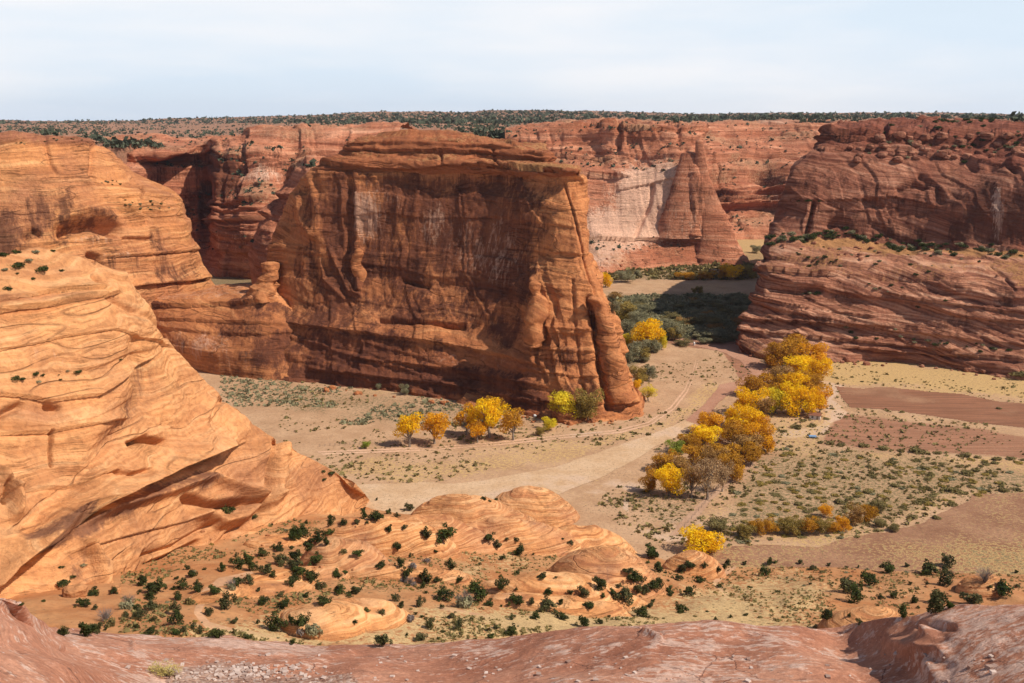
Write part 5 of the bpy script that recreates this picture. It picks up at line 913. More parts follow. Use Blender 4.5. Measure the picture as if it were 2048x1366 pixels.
J8 = [(430,570,62),(395,588,40),(505,570,30),(485,640,65),(570,588,30),(600,575,30),(618,558,35),(700,555,28),(575,665,40),(820,555,45),(846,545,28),(790,605,65),(970,550,35),(1025,578,38),(1107,560,25),(1193,570,22),(1248,570,15),(1395,595,85),(1210,690,115),(1295,655,90),(1225,735,90),(1095,820,80),(1418,718,50),(1460,808,70),(1580,600,100),(1680,565,75),(1660,595,40),(1665,655,90),(1480,565,30),(1500,650,22),(1580,650,25),(1885,665,30),(1800,740,120),(1940,700,110),(1620,785,110),(1685,765,50),(430,700,60),(340,705,40),(630,810,22),(703,800,28),(1015,650,18),(1250,840,40),(2010,595,25)]
for lst in (zt(J6, 0, 850, .378), zt(J7, 600, 900, .3662), zt(J8, 1200, 900, .414)):
    for (a, b, w_) in lst:
        hr = random.uniform(0.68, 1.18); tint = random.choice(['jun', 'jun', 'jun3', 'jun2'])
        if w_ > 13: plant('juniper', 'juniper', tint, a, b, w_ * 1.12, w_ * hr, ('big ' if w_ > 33 else '' if w_ > 19 else 'small ') + ('upright' if hr > .98 else 'squat' if hr < .84 else 'rounded') + ' dark green juniper', 'juniper', 'junipers on the orange slope')
        else: plant('juniper', 'juniper', tint, a, b, w_ * 1.15, w_ * hr, 'tiny dark juniper', 'juniper', 'junipers on the orange slope', single=True)
G_ = zt([(585,1065,80),(680,975,100),(1010,950,75),(1225,870,60),(1660,1105,110),(1590,1105,60)], 0, 850, .378) + zt([(895,855,130),(620,645,60),(690,612,50),(620,740,45),(570,720,50),(595,935,70),(235,565,50)], 600, 900, .3662)
for a, b, w_ in G_: plant('grey_shrub', 'bush', random.choice(['olive', 'sage', 'dead']), a, b, w_, w_ * 1.2, 'greyish half bare shrub', 'shrub', 'greyish shrubs on the slope')
for a, b, w_ in zt([(680,960,80),(1225,860,60),(560,1040,90),(1395,945,50)], 0, 850, .378) + zt([(1860,640,95)], 1200, 900, .414) + zt([(895,850,110), (600, 735, 60)], 600, 900, .3662):
    plant('dead_shrub', 'twigs', 'dead', a, b, w_, w_ * 0.9, 'leafless grey dead shrub', 'shrub', 'dead shrubs on the slope')
# more junipers crowding the hollows between the traced ones
NB = [(330, 1170, 70, 30), (520, 1120, 90, 26), (250, 1215, 50, 26), (440, 1250, 80, 20), (620, 1150, 60, 30), (760, 1220, 70, 30), (960, 1230, 90, 22), (1200, 1230, 90, 22), (1330, 1160, 50, 20), (1720, 1190, 70, 30), (1900, 1200, 90, 22), (700, 1030, 50, 18), (570, 1080, 60, 20)]
k = 0
while k < 95:
    cx_, cy_, sx_, sy_ = random.choice(NB); a = random.gauss(cx_, sx_); b = random.gauss(cy_, sy_); p_, nr, on = cast(a, b)
    if on not in ('sand_slope',) and not on.startswith('sandstone'): continue
    w_ = random.choice([10, 13, 16, 20, 26, 34]) * random.uniform(.8, 1.2); plant('juniper', 'juniper', random.choice(['jun', 'jun', 'jun2']), a, b, w_, w_ * random.uniform(.55, 1.15), ('small ' if w_ < 19 else '') + 'ragged dark juniper', 'juniper', 'junipers on the orange slope', pos=p_, single=w_ < 15); k += 1
# low brush dotted over the slope
k = 0
while k < 120:
    a = random.uniform(250, 2040); b = random.uniform(1030, 1290); p_, nr, on = cast(a, b)
    if on != 'sand_slope': continue
    plant('low_brush', 'bush', random.choice(['olive', 'olive', 'sage', 'jun', 'ol']), a, b, random.uniform(5, 15), random.uniform(4, 10), 'little brush tuft on the slope', 'brush', 'small brush tufts on the orange slope', pos=p_); k += 1
# ---- cottonwoods:  x, crown top, foot, width, colour, form
CT = {'y': 'yellow', 'yb': 'bright yellow', 'o': 'orange', 'oy': 'orange yellow', 'ob': 'russet', 'b': 'brown', 'br': 'faded half bare brown', 'yg': 'greenish yellow', 'g': 'fresh green', 'ol': 'olive brown'}
def tree(lst, ox, oy, s, where, group):
    for (a, tp, bs, w_, cl, fm) in lst:
        a, tp, bs, w_ = ox + a * s, oy + tp * s, oy + bs * s, w_ * s; mt = 'y' if cl == 'oy' and random.random() < .45 else 'o' if cl == 'oy' else cl
        h_ = bs - tp
        pt, _, on = cast(a, bs)
        if on in ('butte', 'slickrock_apron', 'mesa'): pt = floor_pt(a, bs)
        plant('cottonwood', {'c': 'cottonwood', 'w': 'broad', 'b': 'bare'}[fm], mt, a, bs, w_ * 1.22, h_ * 1.10, ('large ' if w_ > 52 else 'small ' if w_ < 36 else '') + CT[cl] + ' cottonwood ' + where, 'tree', group, pos=pt)
tree([(1190,110,330,240,'ob','w'),(1330,90,300,260,'ob','w'),(1460,150,330,220,'o','w'),(1390,225,400,250,'yb','w'),(1500,250,450,180,'y','w'),(1190,320,470,180,'b','w'),(1150,390,540,170,'ob','w'),(1300,350,540,230,'y','w'),(1430,370,540,220,'ob','w'),(1010,390,550,220,'ob','w'),(975,490,690,230,'y','w'),(1180,480,690,190,'yg','w'),(1310,455,700,240,'yb','w'),(1430,490,700,180,'y','w'),(1520,480,680,150,'o','w'),(1090, 560,700,140,'b','w')], 1250, 650, .2563, 'of the upper grove', 'cottonwoods of the upper grove')
tree([(850,630,780,170,'y','w'),(650,678,850,210,'oy','w'),(930,645,840,240,'y','w'),(1050,680,830,150,'oy','w'),(620,768,940,240,'yb','w'),(840,760,940,210,'ob','w'),(1050,780,990,210,'o','w'),(1110,830,990,100,'ob','w'),(940,840,1020,230,'b','w'),(500,850,980,150,'ob','w'),(390,905,1000,140,'g','w'),(570,930,1090,220,'ob','w'),(750,910,1090,250,'ob','w'),(990,930,1090,190,'ob','w'),(310,990,1130,200,'ob','w'),(450,1010,1180,170,'b','w'),(830,1000,1210,210,'ob','w'),(340,1085,1330,225,'yb','w'),(190,1120,1300,130,'ob','w'),(520,1080,1350,180,'b','b'),(640,1030,1360,250,'br','b'),(760,1060,1300,170,'br','b'),(690, 950,1150,190,'b','w')], 1250, 650, .2563, 'of the lower grove', 'cottonwoods of the lower grove')
tree([(445,310,572,200,'oy','c'),(630,315,548,215,'o','c'),(870,255,480,150,'oy','c'),(1060,195,430,200,'ob','c'),(1035,195,500,270,'yb','c'),(950,350,540,140,'o','c'),(1215,285,522,190,'ob','c'),(1770,145,385,200,'ol','w'),(1600,135,375,210,'yg','w')], 700, 740, .2686, 'before the butte', 'cottonwoods in front of the butte')
tree([(205,322,425,100,'oy','w'),(500,655,850,225,'y','w'),(320,530,660,180,'ol','w'),(590,740,850,70,'yg','w'),(460,830,930,110,'ol','w'),(355,740,830,70,'yg','w'),(1070,272,372,150,'y','w'),(1180,265,365,140,'ol','w'),(430,960,1090,110,'ol','w'),(420,1055,1140,60,'y','w'),(500,1095,1200,120,'yg','b'),(265,455,515,110,'b','w'),(850,415,480,50,'ol','w'),(815, 430,475,40,'ol','w'),(900,315,372,120,'ob','w'),(780,318,372,110,'ob','w'),(1010,300,370,70,'ob','w'),(700, 325,370,60,'ob','w'),(680,700,790,90,'ol','w')], 1150, 450, .293, 'in the narrows', 'trees in the narrows')
plant('cottonwood', 'broad', 'yb', 1403, 1106, 100, 58, 'bright yellow low cottonwood standing alone', 'tree', pos=floor_pt(1403, 1110))
HB = zb([(700,345,415,100,'ol'),(760,330,408,90,'ob'),(820,330,405,80,'ob'),(880,325,405,90,'ol'),(940,322,408,100,'ol'),(1010,322,408,100,'ob'),(1070,325,405,90,'ol'),(1120,335,400,70,'ob'),(1165,318,392,80,'o'),(1085,258,322,75,'o'),(1228,262,356,95,'b'),(1300,255,345,85,'ob'),(1345,230,305,90,'olive'),(560,325,392,130,'olive'),(1350,330,372,60,'olive'),(1415,355,392,60,'olive')], 1200, 900, .414)
for a, tp, bs, w_, cl in HB:
    plant('bush', 'broad', cl, a, bs, w_ * 1.1, (bs - tp) * 1.05, {'ol': 'olive brown', 'ob': 'russet', 'o': 'orange', 'b': 'brown', 'olive': 'olive green'}[cl] + ' rounded bush', 'bush', 'autumn bushes along the plowed field', single=True)
for a, tp, bs, w_, cl in zb([(120,520,582,80,'g'),(1490,348,445,150,'yg'),(1420,415,485,90,'ol')], 700, 740, .2686): plant('bush', 'broad', cl, a, bs, w_, bs - tp, {'g': 'small fresh green', 'yg': 'yellow green', 'ol': 'dull olive'}[cl] + ' bush', 'bush', None, single=True)
# grey shrubs in the narrows
for a, tp, bs, w_ in zb([(350,640,765,150),(420,590,690,110),(640,665,775,120),(715,700,790,80),(395,790,925,160),(520,770,870,150),(560,800,860,90),(345,315,392,140),(430,300,360,60),(500,955,1060,110),(360,850,940,90),(480,900,940,60),(270,510,600,90),(450,590,640,80),(1240,140,190,90)], 1150, 450, .293):
    plant('willow_shrub', 'broad', 'sage', a, bs, w_ * 1.1, (bs - tp) * 1.1, 'round grey green willow shrub', 'shrub', 'grey green shrubs in the narrows', single=True)
for a, tp, bs, w_ in zb([(405,100,185,80),(210,90,140,60)], 700, 740, .2686): plant('willow_shrub', 'broad', 'sage', a, bs, w_, (bs - tp), 'grey green shrub', 'shrub', 'grey green shrubs in the narrows', single=True)
k = 0
while k < 60:
    a = random.uniform(1225, 1515); b = random.uniform(604, 692)
    if not inpoly(np.array([a]), np.array([b]), [(1215, 600), (1290, 596), (1510, 594), (1495, 684), (1440, 690), (1350, 692), (1300, 674), (1225, 645)])[0]: continue
    w_ = random.uniform(26, 52); plant('willow_shrub', 'broad', random.choice(['sage', 'thick', 'thick', 'b', 'olive']), a, b, w_, w_ * random.uniform(.28, .45), 'rounded shrub of the narrows thicket', 'shrub', 'shrubs of the narrows thicket', single=True, pos=floor_pt(a, b)); k += 1
# ---- olive brush in the right-hand field
FB = zt([(450,650,80),(600,655,90),(750,675,100),(850,685,60),(980,700,130),(1110,705,70),(1300,725,100),(1390,735,60),(1520,745,90),(1620,745,80),(1690,750,50),(1440,770,60),(370,640,80),(310,630,60),(640,800,60),(690,815,60),(820,835,50),(680,860,50),(790,770,80),(960,755,70),(1080,775,60),(1140,790,50),(1250,795,60),(1370,820,80),(1310,850,100),(1460,835,60),(1530,815,40),(1500,860,50),(1280,885,40),(1030,810,80),(1060,855,80),(1040,885,50),(830,930,80),(1150,950,60),(1230,970,120),(1300,980,60),(1050,950,80),(640,970,90),(570,1000,60),(1550,930,60),(1560,960,90),(1660,955,60),(1210,1060,90),(1110,1150,80),(950,1145,90),(810,1215,60),(695,1235,60),(730,1180,70),(870,1075,70),(980,1040,100),(920,1010,50),(1050,1020,60),(160,1050,80),(450,1045,100),(560,1050,60),(420,185,25),(593,215,30),(690,225,28),(1535,400,50),(1660,170,130),(350,470,50),(150,530,90),(260,520,70),(200,480,60),(390,400,40),(60,555,60)], 1550, 700, .2928)
for a, b, w_ in FB:
    dk = b < 770; plant('brush', 'bush', 'jun' if dk and random.random() < .7 else 'olive', a, b + 1, w_ * 1.05, w_ * .62, 'dark olive bush' if dk else 'olive bush', 'bush', 'olive bushes in the right hand field', single=True)
k = 0
while k < 230:
    a = random.uniform(1420, 2046); b = random.uniform(885, 1085)
    if not inpoly(np.array([a]), np.array([b]), [(1540, 890), (2048, 925), (2048, 985), (1930, 995), (1850, 1040), (1700, 1078), (1480, 1090), (1430, 1060), (1460, 985), (1520, 920)])[0] or random.random() > 1.15 - (a - 1450) / 900: continue
    plant('brush', 'bush', random.choice(['olive', 'ol', 'ol', 'sage']), a, b, random.uniform(10, 27), random.uniform(5, 10), 'little olive tuft', 'bush', 'small tufts of the scrub field'); k += 1
# ---- shrubs on the rocks
def rockshrub(lst, noun, group, tint='jun'):
    for a, b, w_ in lst: plant('rock_shrub', 'bush', tint if random.random() < .75 else 'sage', a, b, w_, w_ * .6, noun, 'shrub', group)
rockshrub(zt([(45,215,60),(80,710,80),(210,725,55),(120,708,55),(190,683,60),(230,688,40),(420,672,60),(370,664,35),(320,683,18),(330,710,28),(655,602,30),(1810,1222,60),(1765,1215,50),(1770,1258,50),(20,30,70),(90,15,60),(200,15,60),(285,8,40),(90,92,100),(230,112,100),(95,130,30),(340,115,40),(30,110,50),(160,60,60),(180,160,40)], 0, 500, .366), 'dark shrub on the near cliff', 'shrubs on the near cliff')
rockshrub(zt([(1205,455,95),(1350,488,50),(330,850,95),(325,755,40),(440,745,48),(385,805,42),(230,935,34),(115,950,45),(905,742,16),(1075,290,18)], 0, 850, .378), 'green shrub in a cliff hollow', 'shrubs on the near cliff')
rockshrub([(968, 998, 16), (980, 1003, 12), (992, 1000, 12)], 'dark shrub on the swirled dome', 'shrubs on the domes')
def strip(pts, n, w0, w1, noun, group, jit=6, tint='jun', only=None):
    xs = np.array([p[0] for p in pts], float); ys = np.array([p[1] for p in pts], float); L_ = np.concatenate([[0], np.cumsum(np.hypot(np.diff(xs), np.diff(ys)))]); k = 0; tr_ = 0
    while k < n and tr_ < n * 12:
        tr_ += 1; t = random.random() * L_[-1]; a = np.interp(t, L_, xs) + random.gauss(0, 3); b = np.interp(t, L_, ys) + random.gauss(0, jit); p_, nr, on = cast(a, b)
        if p_ is None or nr[2] < 0.35: continue
        w_ = random.uniform(w0, w1); plant('rock_shrub', 'bush', tint if random.random() < .7 else 'sage', a, b, w_, w_ * .75, noun, 'shrub', group, pos=p_); k += 1
MG = 'shrubs on the right mesa'
strip([(1540, 478), (1600, 478), (1660, 470), (1700, 464), (1760, 485)], 42, 9, 26, 'dark shrub on the mesa bench', MG, 6)
strip([(1780, 492), (1850, 496), (1950, 500), (2048, 500)], 46, 9, 24, 'dark shrub on the mesa bench', MG, 8)
strip([(1590, 512), (1680, 520), (1800, 515), (2000, 525)], 34, 6, 14, 'small shrub low on the bench', MG, 14)
strip([(1590, 408), (1620, 400), (1640, 402)], 6, 8, 14, 'shrub on the mesa wall', MG, 3)
strip([(1590, 582), (1620, 584), (1645, 588)], 7, 8, 15, 'shrub in a wall hollow', MG, 4)
strip([(1680, 660), (1760, 672), (1830, 682), (1900, 694), (2040, 705)], 22, 8, 18, 'shrub on the low mesa ledges', MG, 8)
strip([(1720, 280), (1780, 285), (1850, 290), (1950, 290), (2048, 290)], 46, 8, 18, 'dark shrub among mesa rim rocks', MG, 14)
strip([(1870, 242), (1950, 240), (2048, 238)], 26, 8, 16, 'dark juniper on the mesa top', MG, 3)
strip([(1700, 560), (1800, 575), (1810, 600), (1900, 610)], 8, 7, 14, 'shrub on the lower mesa wall', MG, 8)
LG = 'shrubs on the left cliff'
strip([(195, 366), (260, 365)], 8, 5, 10, 'shrub on the left cliff', LG, 3)
strip([(245, 412), (300, 414), (340, 418)], 14, 5, 12, 'shrub on the left cliff', LG, 4)
strip([(0, 282), (100, 282), (180, 284)], 10, 4, 9, 'low shrub on the left cliff', LG, 3)
# ================================================================== SCRUB NOBODY COULD COUNT
def scatter_mass(name, n, region, w0, w1, mat, label, cat, accept, q=12, hk=0.8, seed=1, lf=.55):
    rs_ = np.random.RandomState(seed); C_, S_ = [], []; k = 0; tr_ = 0
    while k < n and tr_ < n * 14:
        tr_ += 1; a, b = region(rs_); p_, nr, on = cast(a, b)
        if p_ is None or not accept(p_, nr, on, rs_): continue
        w_ = rs_.uniform(w0, w1) * rs_.choice([.6, .8, 1, 1, 1.3, 1.8]); C_.append(p_); S_.append(w_ / 2); k += 1
    C_ = np.array(C_); S_ = np.array(S_); d = rs_.randn(len(C_), q, 3) * 0.45; d[..., 2] = np.abs(d[..., 2]) * hk + 0.15
    P_ = (C_[:, None] + d * S_[:, None, None]).reshape(-1, 3); V, Fq = leafquads(P_, 1.0, rs_); V = V.reshape(-1, 4, 3); ctr = V.mean(1, keepdims=True); V = (ctr + (V - ctr) * (np.repeat(S_, q) * lf)[:, None, None]).reshape(-1, 3)
    A_ = np.zeros((len(V), 4), np.float32); A_[:, 0] = np.repeat(np.clip(np.repeat(rs_.rand(len(C_)), q) * .6 + rs_.rand(len(P_)) * .5, 0, 1), 4)
    o_ = mesh_raw(name, V, Fq, mat, smooth=False, attrs=A_); return tag(o_, label, cat, kind='stuff')
def plat_ok(p_, nr, on, r): return on.startswith('plateau') and (fbm(p_[None], (0.006, 0.003, .004), 4)[0] + 0.25 * r.rand() > -0.10 + 0.14 * (p_[1] < 1700))
scatter_mass('plateau_scrub', 6000, lambda r: (r.uniform(-20, 2068), 221 + 75 * r.rand() ** 1.5), 2.8, 6.5, LM['far'], 'dark pinyon and juniper woodland spread over the far plateau', 'woodland', plat_ok, q=9, seed=2)
scatter_mass('skyline_woodland', 3400, lambda r: (r.uniform(-20, 2068), r.uniform(221, 248)), 6.0, 13.0, LM['far'], 'line of dark trees along the horizon', 'woodland', lambda p_, nr, on, r: on.startswith('plateau') and p_[1] > 2000, q=8, seed=3, hk=.7)
scatter_mass('wall_scrub', 520, lambda r: (r.uniform(190, 1650), r.uniform(245, 500)), 1.4, 3.8, LM['far'], 'dark scrub dotted along the ledges of the far canyon walls', 'scrub', lambda p_, nr, on, r: (on.startswith('canyon_wall') or on.startswith('spire') or on.startswith('layered')) and nr[2] > 0.6 and fbm(p_[None], (0.012, 0.012, .02), 3, off=2)[0] > -0.08, q=9, seed=4)
scatter_mass('narrows_thicket', 1100, lambda r: (r.uniform(1215, 1520), r.uniform(592, 690)), 3.0, 6.5, LM['thick'], 'dense grey green thicket filling the narrows between the butte and the mesa', 'thicket',
    lambda p_, nr, on, r: on.startswith('canyon_floor') and inpoly(np.array([proj(p_)[0]]), np.array([proj(p_)[1]]), [(1215, 600), (1290, 592), (1510, 590), (1495, 680), (1440, 686), (1350, 688), (1300, 670), (1225, 640)])[0], q=110, hk=.42, seed=5, lf=.20)
scatter_mass('meadow_scrub', 1100, lambda r: (r.uniform(440, 1000), r.uniform(752, 850)), 0.9, 2.0, LM['sage'], 'pale sagebrush speckling the meadow at the foot of the butte', 'scrub', lambda p_, nr, on, r: on.startswith('canyon_floor') and fbm(p_[None], (0.03, 0.03, .1), 2)[0] > -0.1, q=7, hk=.5, seed=6)
scatter_mass('floor_tufts', 4200, lambda r: (r.uniform(560, 2048), r.uniform(700, 1100)), 0.5, 1.6, LM['olive'], 'small dry tufts speckling the canyon floor', 'scrub', lambda p_, nr, on, r: on.startswith('canyon_floor') and fbm(p_[None], (0.02, 0.02, .1), 3, off=4)[0] > -0.12, q=7, hk=.5, seed=7)
scatter_mass('back_meadow_brush', 500, lambda r: (r.uniform(1190, 1530), r.uniform(528, 560)), 2.0, 5.0, LM['g'] if False else LM['olive'], 'green brush meadow below the spire cliff', 'scrub', lambda p_, nr, on, r: on.startswith('canyon_floor'), q=10, hk=.5, seed=8)
scatter_mass('slope_tufts', 3500, lambda r: (r.uniform(240, 2048), r.uniform(1040, 1300)), 0.3, 0.9, LM['olive'], 'dry grass tufts strewn over the juniper slope', 'grass', lambda p_, nr, on, r: on == 'sand_slope' and fbm(p_[None], (0.04, 0.04, .1), 3, off=8)[0] > -0.05, q=7, hk=.6, seed=9)
# ================================================================== MAN-MADE AND SMALL THINGS
def boxv(cx_, cy_, cz_, sx_, sy_, sz_):
    V = np.array([(x, y, z) for x in (-1, 1) for y in (-1, 1) for z in (-1, 1)], float) * np.array([sx_, sy_, sz_]) / 2 + np.array([cx_, cy_, cz_])
    return V, np.array([(0, 1, 3, 2), (4, 6, 7, 5), (0, 4, 5, 1), (2, 3, 7, 6), (0, 2, 6, 4), (1, 5, 7, 3)])
def boxes(lst):
    V, F_, o_ = [], [], 0
    for b_ in lst: v, f = boxv(*b_); V.append(v); F_.append(f + o_); o_ += 8
    return np.concatenate(V), np.concatenate(F_)
def flatm(name, c, rough=.8, var=.12):
    n = NT(name); v = n.noise(n.pos, 1.3, 4, .6); return n.done(n.mix(n.step(v, .35, .65), tuple(x * (1 - var) for x in c), c), rough=rough)
M['wall'] = flatm('weathered_white_boards', (0.66, 0.60, 0.52)); M['roof'] = flatm('rusty_brown_roofing', (0.24, 0.10, 0.06)); M['dark'] = flatm('dark_opening', (0.04, 0.035, 0.03)); M['blue'] = flatm('faded_blue_paint', (0.26, 0.42, 0.62), .5); M['post'] = flatm('grey_weathered_wood', (0.24, 0.19, 0.15)); M['white'] = flatm('white_stone', (0.75, 0.72, 0.68)); M['tyre'] = flatm('black_rubber', (0.03, 0.03, 0.03))
hp = floor_pt(1630, 838); hut = bpy.data.objects.new('shed', None); COL.objects.link(hut); hut.location = hp; hut.rotation_euler = (0, 0, R_(-22)); tag(hut, 'small pale shed with a rusty brown roof at the edge of the yellow grove', 'shed')
mesh_raw('wall', *boxes([(0, 0, 1.1, 5.0, 3.4, 2.3)]), M['wall'], hut, smooth=False)
gv = np.array([(x, y, z) for x in (-2.52, 2.52) for y, z in ((-1.7, 2.25), (1.7, 2.25), (0, 3.1))], float); mesh_raw('gable', gv, np.array([(0, 2, 1), (3, 4, 5)]), M['wall'], hut, smooth=False)
def slab(y0_, z0_, y1_, z1_, t=.12): return np.array([(x, y, z + d_) for x in (-2.9, 2.9) for (y, z) in ((y0_, z0_), (y1_, z1_)) for d_ in (0, t)], float)
FQ = np.array([(0, 1, 3, 2), (4, 6, 7, 5), (0, 4, 5, 1), (2, 3, 7, 6), (0, 2, 6, 4), (1, 5, 7, 3)])
s1, s2 = slab(-2.1, 2.1, 0.0, 3.15), slab(2.1, 2.1, 0.003, 3.15); mesh_raw('roof', np.concatenate([s1, s2]), np.concatenate([FQ, FQ + 8]), M['roof'], hut, smooth=False)
dr = mesh_raw('door', *boxes([(1.2, -1.73, 0.95, 0.9, 0.06, 1.9)]), M['post'], hut, smooth=False); mesh_raw('window', *boxes([(-1.1, -1.73, 1.35, 0.9, 0.06, 0.7)]), M['dark'], hut, smooth=False)
tp = floor_pt(1625, 876); tr_ = bpy.data.objects.new('trailer', None); COL.objects.link(tr_); tr_.location = tp; tr_.rotation_euler = (0, 0, R_(-6)); tag(tr_, 'low faded blue flatbed trailer parked on the bare ground below the shed', 'trailer')
mesh_raw('bed', *boxes([(0, 0, .75, 3.4, 1.7, .25), (-1.6, 0, 1.0, .12, 1.7, .4), (0, .8, .95, 3.4, .1, .3), (0, -.8, .95, 3.4, .1, .3), (2.3, 0, .7, 1.4, .12, .12)]), M['blue'], tr_, smooth=False)
for sy_ in (-.75, .75):
    a_ = np.arange(14) * 2 * math.pi / 14; V = np.array([(math.cos(t_) * .36, sy_ + e_, .36 + math.sin(t_) * .36) for e_ in (-.1, .1) for t_ in a_]); F4 = [(i, (i + 1) % 14, 14 + (i + 1) % 14, 14 + i) for i in range(14)] + [(0, i, i + 1, i + 2) for i in range(1, 12, 2)] + [(14, 14 + i + 2, 14 + i + 1, 14 + i) for i in range(1, 12, 2)]
    mesh_raw('wheel', V, np.array(F4), M['tyre'], tr_, smooth=False)
def rock(px, py, wpx, hk, label, mat=None, seed=1, name='boulder', group=None):
    pos, nr, on = cast(px, py)
    if pos is None: return
    r = wpx * depth(pos) / F / 2; n_ = 9; th, ph = np.meshgrid(np.linspace(0, 2 * math.pi, 15), np.linspace(0.001, math.pi, n_)); Q = np.stack([np.sin(ph) * np.cos(th), np.sin(ph) * np.sin(th), np.cos(ph)], -1).reshape(-1, 3)
    Qs = np.sign(Q) * np.abs(Q) ** 0.7; k_ = 1 + 0.35 * fbm(Qs, 1.1, 3, off=seed * 3.1); V = Qs * k_[:, None] * np.array([r, r * .8, r * hk]) ; V[:, 2] += r * hk * .45; A_ = np.zeros((len(V), 4), np.float32); A_[:, 3] = .4
    o_ = mesh_raw(name, V, grid_faces(n_, 15), mat or M['mesa'], smooth=False, attrs=A_); o_.location = pos; o_.rotation_euler = (0, 0, seed); o_['category'] = 'rock'
    if group: o_['group'] = group
    REC.append([o_, px, py, label, wpx]); return o_
for i_ in range(46): rock(random.uniform(1700, 2046), random.uniform(272, 325), random.uniform(10, 26), .6, 'red boulder on the mesa rim', seed=i_, group='boulders on the mesa rim')
for i_ in range(16): rock(random.uniform(1540, 1760), random.uniform(480, 520), random.uniform(5, 11), .6, 'small boulder on the mesa bench', seed=i_ + 60, group='boulders on the mesa bench')
for i_ in range(20): rock(random.uniform(1650, 2040), random.uniform(1140, 1200), random.uniform(4, 9), .6, 'orange stone on the slope', M['dome'], seed=i_ + 90, group='stones on the slope')
for i_ in range(44):
    t_ = random.random(); a = 640 + 620 * t_; b_ = np.interp(a, [640, 800, 920, 1010, 1080, 1150, 1260], [775, 794, 807, 828, 842, 849, 842]) + random.uniform(-3, 7); rock(a, b_, random.choice([4, 5, 7, 9, 13]), .7, 'fallen block at the butte foot', M['butte'], i_ + 130, group='fallen blocks at the foot of the butte')
for i_ in range(40):
    a = random.uniform(1490, 2046); b_ = np.interp(a, [1476, 1560, 1760, 1840, 1920, 2048], [708, 724, 727, 731, 743, 765]) + random.uniform(-8, 5); rock(a, b_, random.choice([4, 5, 7, 10, 14]), .7, 'fallen block at the mesa foot', None, i_ + 180, group='fallen blocks at the foot of the mesa')
for i_ in range(26): rock(random.uniform(1180, 1470), random.uniform(515, 545), random.choice([4, 5, 7]), .7, 'small fallen block below the spire', M['far_cliff'], i_ + 230, group='fallen blocks below the spire cliff')
for i_ in range(30): rock(random.gauss(500, 120), random.gauss(1120, 30), random.choice([4, 5, 6, 9]), .6, 'orange block below the near cliff', M['dome'], i_ + 260, group='orange blocks below the near cliff')
rock(1070, 833, 7, .8, 'small white stone', M['white'], 5, 'stone'); rock(1388, 690, 5, 1.8, 'pale upright stone', M['white'], 8, 'stone')
rock(1122, 792, 18, .9, 'smooth orange boulder', M['near_cliff'], 3)
rock(150, 1192, 44, .7, 'flat topped orange boulder', M['near_cliff'], 4)
rock(232, 1185, 20, 1.0, 'orange block by a dark slot', M['near_cliff'], 6)
def fence(pts, step_px, label, h=1.2):
    root = bpy.data.objects.new('wire_fence', None); COL.objects.link(root); W_ = []
    for (a0, b0), (a1, b1) in zip(pts[:-1], pts[1:]):
        n_ = max(1, int(math.hypot(a1 - a0, b1 - b0) / step_px)); W_ += [(a0 + (a1 - a0) * i / n_, b0 + (b1 - b0) * i / n_) for i in range(n_)]
    Q = [p for p in (cast(a, b)[0] for a, b in W_ + [pts[-1]]) if p is not None]; o0 = Q[0]; root.location = o0; tag(root, label, 'fence')
    me = None
    for q_ in Q:
        if me is None: po = mesh_raw('post', *boxes([(0, 0, h / 2 - .1, .13, .13, h + .2)]), M['post'], root, smooth=False); me = po.data
        else: po = bpy.data.objects.new('post', me); COL.objects.link(po); po.parent = root
        po.location = q_ - o0
    mesh_raw('wire', *tubes([([q_ - o0 + np.array([0, 0, hh]) for q_ in Q], [.012] * len(Q), 3) for hh in (.4, .75, 1.1)]), M['post'], root)
fence([(640, 893), (700, 890), (760, 886), (830, 881)], 9, 'thin wire fence beside the small green bush on the left meadow')
fence([(1484, 932), (1430, 985), (1390, 1030), (1362, 1062)], 9, 'wire fence running down from the grove between the path and the scrub field')
pr = np.random.RandomState(31); PV, PF, off_ = [], [], 0; base_s = np.array([(x, y, z) for x in (-1, 1) for y in (-1, 1) for z in (-1, 1)], float)
for k in range(420):
    a = pr.normal(480, 75) if k < 320 else pr.uniform(300, 1990); b = pr.normal(1346, 10) if k < 320 else pr.uniform(1305, 1364); p_, nr, on = cast(a, b)
    if on != 'foreground_ledge': continue
    s_ = (0.008 + 0.018 * pr.rand() ** 2) ; v = base_s * (0.7 + .5 * pr.rand(8, 3)) * np.array([1.3, 1, .6]) * s_; an = pr.rand() * 6.28; v = np.stack([v[:, 0] * math.cos(an) - v[:, 1] * math.sin(an), v[:, 0] * math.sin(an) + v[:, 1] * math.cos(an), v[:, 2]], -1) + p_ + np.array([0, 0, s_ * .3]); PV.append(v); PF.append(FQ + off_); off_ += 8
PA = np.zeros((off_, 4), np.float32); PA[:, 0] = np.repeat(pr.rand(off_ // 8), 8)
tag(mesh_raw('gravel', np.concatenate(PV), np.concatenate(PF), leaf_mat('gravel_stone', (0.26, 0.15, 0.11), (0.66, 0.52, 0.44), 0.0), smooth=False, attrs=PA), 'loose pale gravel scattered over the foreground ledge', 'gravel', kind='stuff')
